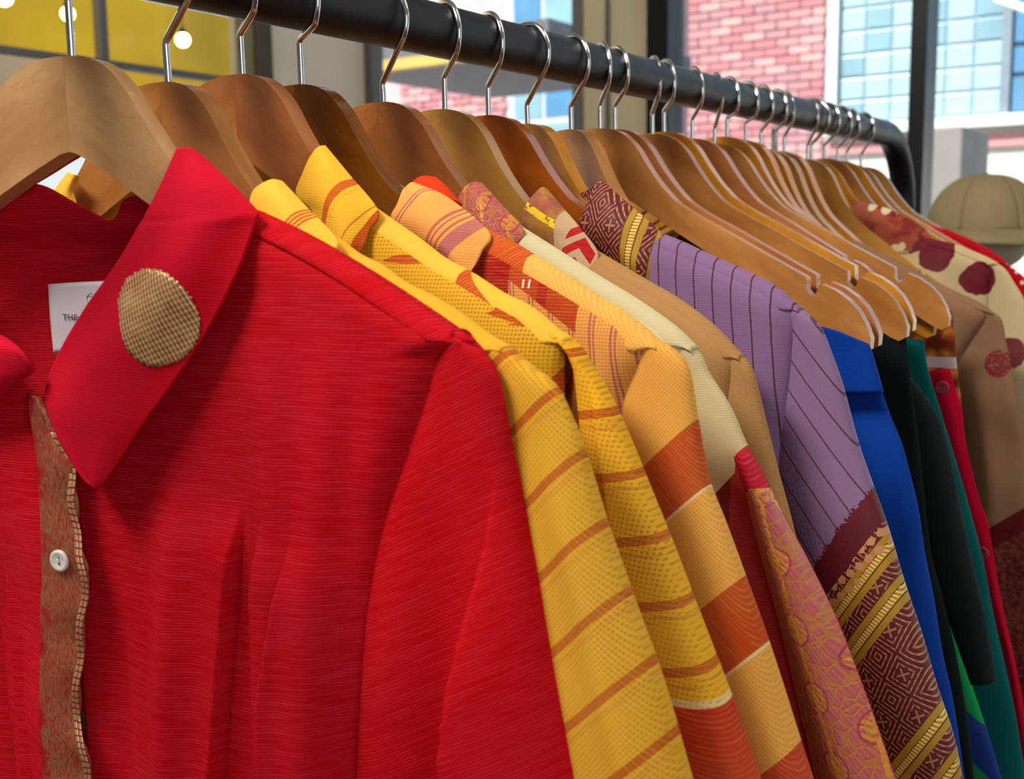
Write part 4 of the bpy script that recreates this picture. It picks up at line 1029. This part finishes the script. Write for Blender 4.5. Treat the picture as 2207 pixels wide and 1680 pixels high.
# ======================================================== things clipped below hangers
steel = G('clip_steel', .25, 1.0).out((200, 200, 205))
def clips(i, zb=-.160, xs=(.13, .195)):
    fr = FR[i]; h = bpy.data.objects['clothes_hanger' + ('.%03d' % i if i else '')]
    put('clip_bar', tube([(-.19, .19*-.13, zb), (0, 0, zb), (.19, .19*-.13, zb)], .0015, 8), h, steel)
    for sx in (-1, 1):
        x = sx*xs[0]; y = -.13*abs(x)
        c = put('clip', box((x-.014, y-.006, zb-.022), (x+.014, y+.006, zb-.004), .002), h, steel, smooth=False)
        put('clip_spring', tube([(x-.008, y-.007, zb+.004), (x+.008, y-.007, zb+.004)], .0028, 8), c, steel)
        put('clip_drop', tube([(x, y, zb-.004), (x, y, zb+.03)], .0011, 6), h, steel)
clips(9); clips(11); clips(12); clips(16)
def hang(i, name, label, cat, mat, outer, inner, b=(.004, .02), pn='cloth_panel', zend=-.75, folds=(), top=True):
    fr = FR[i]; g = garment(name, fr, label, cat)
    o = sleeve(fr, g, mat, outer, inner, b, folds, 90, 64, zend=zend, name=pn)
    return g, fr, o
BLU = (8, 52, 138)
blue = cloth('royal_blue_cotton', BLU, (18, 76, 176), .0012, .25, blotch=.35)
fr = FR[9]
g9, fr, o = hang(9, 'skirt', 'royal blue skirt clipped under the first uncovered hanger', 'skirt', blue,
     [(1872, 742), (1882, 780), (1896, 833), (1918, 898), (1944, 962), (1964, 1039), (1978, 1100), (1992, 1197), (2011, 1295), (2029, 1411), (2052, 1517), (2076, 1680)],
     [(1600, 700), (1590, 780), (1580, 833), (1560, 898), (1560, 962), (1560, 1039), (1560, 1100), (1560, 1197), (1560, 1295), (1560, 1411), (1560, 1517), (1560, 1680)], (.006, .022),
     folds=[ridge(fr, [(1860, 860, -.01), (1900, 1100, -.01), (1960, 1400, -.01), (2000, 1680, -.01)], 'bump', .008, .010, .06), ridge(fr, [(1900, 860, -.01), (1950, 1100, -.01), (2005, 1400, -.01)], 'bump', .005, .006, .06)], pn='skirt_cloth')
wb = patch_obj('waistband', fr, [[(1690, 700, -.020), (1780, 706, -.020), (1862, 738, -.012), (1874, 745, 0)], [(1690, 770, -.021), (1790, 775, -.021), (1876, 790, -.014), (1888, 792, 0)],
                                 [(1690, 838, -.022), (1800, 846, -.022), (1890, 846, -.015), (1903, 846, 0)]], g9, blue, 24, 16, .0012)
blk = cloth('black_green_wool', (14, 22, 24), (26, 36, 38), .0013, .3, blotch=.3)
g11, fr, o = hang(11, 'trousers', 'long black trousers clipped under the second uncovered hanger, right of the blue skirt', 'trousers', blk,
     [(1950, 715), (1955, 760), (1965, 850), (1978, 950), (1992, 1080), (2006, 1197), (2033, 1300), (2060, 1420), (2085, 1560), (2098, 1680)],
     [(1740, 700), (1740, 760), (1740, 850), (1740, 950), (1740, 1080), (1740, 1197), (1740, 1300), (1740, 1420), (1740, 1560), (1740, 1680)], (.005, .014), pn='trouser_leg')
coal = cloth('charcoal_green_suiting', (24, 34, 36), (38, 48, 50), .0014, .3, blotch=.4)
g12, fr, o = hang(12, 'jacket', 'charcoal-green jacket part hanging with a straight hem, right of the black trousers', 'jacket', coal,
     [(1895, 735), (1912, 762), (1972, 827), (2020, 898), (2044, 975), (2070, 1100), (2099, 1234), (2122, 1335), (2145, 1466)],
     [(1880, 740), (1890, 780), (1905, 850), (1930, 920), (1955, 990), (1985, 1110), (2015, 1234), (2048, 1340), (2094, 1470)], (.005, .011), pn='jacket_sleeve', zend=None)
fr = FR[13]
lg = fr.line((2066, 1504), (2121, 1560)); sg_ = 1 if fr.dist(lg, (2090, 1611)) > 0 else -1; lg = tuple(sg_*v for v in lg)
scf = cloth('green_blue_printed_silk', (20, 150, 80), (60, 190, 110), .0012, .1, blotch=.1, sheen=0,
            paint=lambda g: g.mix((g.lin2(*lg) > 0)*(g.lin2(*lg) < .028), (18, 146, 76), (32, 52, 130)))
hang(13, 'scarf', 'green and blue printed silk scarf low down between the black trousers and the teal skirt', 'scarf', scf,
     [(2022, 1180), (2040, 1290), (2068, 1400), (2100, 1500), (2130, 1590), (2160, 1690)], [(2006, 1180), (2012, 1290), (2020, 1400), (2028, 1500), (2036, 1590), (2044, 1690)], (.003, .008), pn='scarf_cloth')
teal = cloth('teal_cotton', (4, 84, 84), (16, 110, 108), .0012, .2, blotch=.3)
fr = FR[15]
hang(15, 'skirt', 'teal skirt behind the charcoal jacket part', 'skirt', teal,
     [(1990, 735), (2000, 800), (2030, 900), (2075, 1050), (2115, 1200), (2140, 1330), (2182, 1517), (2206, 1660)],
     [(1860, 720), (1860, 800), (1870, 900), (1890, 1050), (1920, 1200), (1950, 1330), (2000, 1517), (2040, 1660)], (.004, .014), pn='skirt_cloth')
# orange printed shirt with crimson placket
fr = FR[16]
g = G('orange_brown_print', .8, 0, .2); n = g.noise(46, detail=4); w = g.voro(60, feat='F1')
pz = fr.p(2020, 768, 0)[1]
orp = g.out(g.mix((g.z < pz)*(g.z > pz-.010), g.mix(w.step(.1, .6), g.mix(n.step(.4, .6), (150, 70, 20), (214, 140, 50)), (110, 36, 14)), (206, 186, 190)))
ging, fr, o = hang(16, 'kurta', 'crimson-fronted kurta with an orange and brown printed yoke, right of the black trousers', 'kurta', orp,
     [(2050, 670), (2056, 720), (2060, 780), (2070, 860), (2082, 960), (2105, 1080), (2130, 1200), (2160, 1330), (2200, 1520), (2225, 1680)],
     [(1958, 672), (1966, 720), (1974, 780), (1990, 860), (2010, 960), (2030, 1080), (2050, 1200), (2080, 1330), (2120, 1520), (2150, 1680)], (.004, .009), pn='kurta_body')
crm = cloth('crimson_silk', (186, 4, 44), (216, 30, 72), .0013, .2, blotch=.15)
L_ = [(2000, 800), (2012, 860), (2024, 910), (2038, 960), (2056, 1040), (2078, 1120), (2100, 1190), (2140, 1320), (2168, 1411), (2196, 1596), (2210, 1690)]
R_ = [(2046, 794), (2060, 840), (2072, 880), (2080, 950), (2098, 1030), (2115, 1092), (2128, 1125), (2152, 1271), (2187, 1434), (2212, 1560), (2235, 1690)]
pkc = patch_obj('placket', fr, [[(a[0], a[1], -.0105), ((a[0]+b_[0])/2, (a[1]+b_[1])/2, -.0145), (b_[0], b_[1], -.0105)] for a, b_ in zip(L_, R_)], ging, crm, 12, 80, .002)
pkc['label'] = 'crimson placket'
rs_m = plain('rose_button', (176, 60, 80), .3)
for q in ((2032, 836), (2118, 1192)):
    hh = hit(pkc, *q, fr)
    if hh: button(pkc, hh[0]+hh[1]*.001, hh[1], .0060, rs_m, holem)
# sheer brown shirt
fr = FR[18]
BR = (142, 104, 78)
lmb = fr.line((2127, 1136), (2207, 1092)); ce = fr.p(2150, 785, -.008)
def pb(g):
    t = g.lin2(*lmb); c = g.mix(g.noise(20), (132, 96, 70), (160, 120, 90))
    r = ((g.x-ce[0])*(g.x-ce[0])+(g.z-ce[1])*(g.z-ce[1])*.8).sqrt()
    c = g.mix((r < .0115)*(g.noise(350) > .40), c, (130, 40, 48))
    c = g.mix(t > 0, c, (104, 8, 24)); c = g.mix(t > .018, c, g.mix(g.noise(260).step(.4, .6), (104, 34, 36), (142, 66, 60)))
    return g.mix(t > .150, c, (110, 10, 26))
brm = cloth('sheer_brown_muslin', BR, (170, 130, 100), .0012, .2, paint=pb, trans=.15)
SHB = [(1840, 520), (1900, 548), (1990, 596), (2060, 632), (2110, 655), (2142, 676)]
shirt(18, 'shirt', 'sheer brown muslin shirt with a round maroon motif and maroon-banded sleeve end', 'shirt', brm, brm, brm, SHB,
      [(2135, 670), (2158, 690), (2168, 740), (2182, 800), (2192, 850), (2212, 960), (2240, 1090), (2280, 1300), (2330, 1680)],
      [(2095, 662), (2062, 700), (2052, 780), (2050, 830), (2068, 900), (2086, 1000), (2110, 1100), (2140, 1300), (2180, 1680)], arm=.17, b=(.005, .016),
      sfolds=[ridge(fr, [(2090, 760, -.01), (2120, 900, -.01), (2140, 1050, -.01)], 'bump', .010, .012, .05)], dense=(50, 60))
# cream shirt with maroon flowers
fr = FR[20]
dots = [fr.p(2108, 600, -.006), fr.p(2020, 545, -.006), fr.p(1975, 500, -.006), fr.p(2180, 760, -.006), fr.p(1900, 460, -.006)]
def pf(g):
    c = g.mix(g.noise(16), (196, 172, 128), (216, 196, 154)); w_ = (g.noise(60)-.5)*.010
    for k, (x, z) in enumerate(dots):
        r = ((g.x-x)*(g.x-x)*1.1+(g.z-z)*(g.z-z)).sqrt()+w_; c = g.mix(r < (.017, .019, .022, .015, .016)[k], c, (112, 26, 44))
    return c
crf = cloth('cream_muslin_maroon_flowers', (200, 176, 132), (222, 204, 166), .0012, .1, paint=pf, trans=.15)
def pfc(g):
    e = g.voro(48, g.vec(g.x, g.y*.3, g.z*.8), 'F1'); return g.mix(e.step(.34, .38), (206, 190, 150), g.mix(g.noise(50).step(.4, .55), (120, 34, 38), (150, 70, 48)))
crc = cloth('maroon_cream_flower_collar', (200, 176, 132), (222, 204, 166), .0012, .05, paint=pfc)
rows = [[(1836, 440, -.004), (1845, 434, -.003), (1858, 436, -.001)], [(1830, 462, -.010), (1880, 462, -.013), (1925, 455, -.003)],
        [(1850, 490, -.012), (1930, 500, -.015), (1996, 496, -.003)], [(1900, 530, -.012), (1950, 545, -.014), (2006, 528, -.006)]]
shirt(20, 'shirt', 'cream muslin shirt printed with big maroon flowers, near the end of the rail', 'shirt', crf, crf, crf,
      [(1985, 500), (2010, 518), (2060, 530), (2110, 550), (2150, 568)],
      [(2140, 564), (2165, 580), (2185, 610), (2212, 660), (2235, 760), (2250, 900), (2280, 1200)],
      [(2125, 570), (2120, 620), (2118, 700), (2120, 800), (2130, 1000), (2140, 1200)],
      [('collar', rows, crc)], b=(.005, .014), dense=(50, 60), neckx=.09)
fr = FR[25]
def pbd(g):
    e = g.voro(95, feat='F1'); return g.mix((e < .22)*(g.noise(9) > .42), (172, 10, 22), (226, 190, 176))
bnd = cloth('red_tie_dye_cotton', (176, 10, 24), (206, 40, 50), .0012, .1, paint=pbd)
shirt(25, 'shirt', 'red tie-dyed shirt with small white dots, last on the rail', 'shirt', bnd, bnd, bnd,
      [(1985, 478), (2030, 494), (2080, 514), (2130, 540), (2175, 572)],
      [(2165, 566), (2190, 584), (2215, 610), (2240, 680), (2260, 800), (2280, 1000)],
      [(2150, 575), (2150, 620), (2150, 700), (2160, 800), (2170, 1000)], None, b=(.005, .013), dense=(40, 50), neckx=.10)

# ======================================================== khaki cap on a display stand
c0 = at(2118, 500, 2.1)
kh = cloth('khaki_twill', (142, 126, 92), (164, 148, 114), .0016, .3, blotch=.4)
cap = thing('cap', tuple(c0), 'khaki cotton cap resting on a stand behind the end of the rack', 'cap')
for k in range(6):
    def fn(u, v, k=k):
        a = 2*pi*(k+u)/6+.35; e = v*pi/2; r = .092*cos(e)**.75 if v < 1 else 0
        r += .0025*math.sqrt(max(0, sin(pi*u)))*cos(e)
        return (r*cos(a), r*sin(a)*1.08, .098*sin(e)+.003*sin(5*a)*cos(e))
    solid(put('crown_panel', grid(fn, 14, 20), cap, kh), .0016)
put('top_button', ball(.006, sq=(1, 1, .6)), cap, kh).location = (0, 0, .099)
def brim(u, v):
    a = math.radians(205+130*u); r0 = .090; ext = .066*math.sqrt(max(0, sin(pi*u)))
    r = r0+ext*v; return (r*cos(a), r*sin(a)*1.08, .004-.020*v*v-.018*abs(u-.5)*v+.0)
bo = put('brim', grid(brim, 32, 10), cap, kh); solid(bo, .003)
def band(u, v): a = 2*pi*u; return (.0925*cos(a), .0925*sin(a)*1.08, -.012+.020*v)
sb = put('shadow_band', grid(band, 48, 2, wrap=True), cap, plain('brown_shadow_band', (92, 66, 50), .8)); solid(sb, .0014); sb['label'] = 'brown band standing in for the shadow strip on the cap'  # brown strip put in for the shadow across the cap
st = thing('display_stand', (c0[0], 2.1, 0), 'pale pedestal display stand under the khaki cap', 'stand')
put('stand_base', tube([(0, 0, 0), (0, 0, .02)], .14, 32), st, white_frame, smooth=False)
put('stand_pole', tube([(0, 0, .02), (0, 0, c0[2]-.03)], .018, 16), st, white_frame)
put('stand_head', ball(.086, 24, 16, (1, 1.06, .9)), st, plain('cream_linen_head', (206, 196, 168), .8)).location = (0, 0, c0[2]+.004)
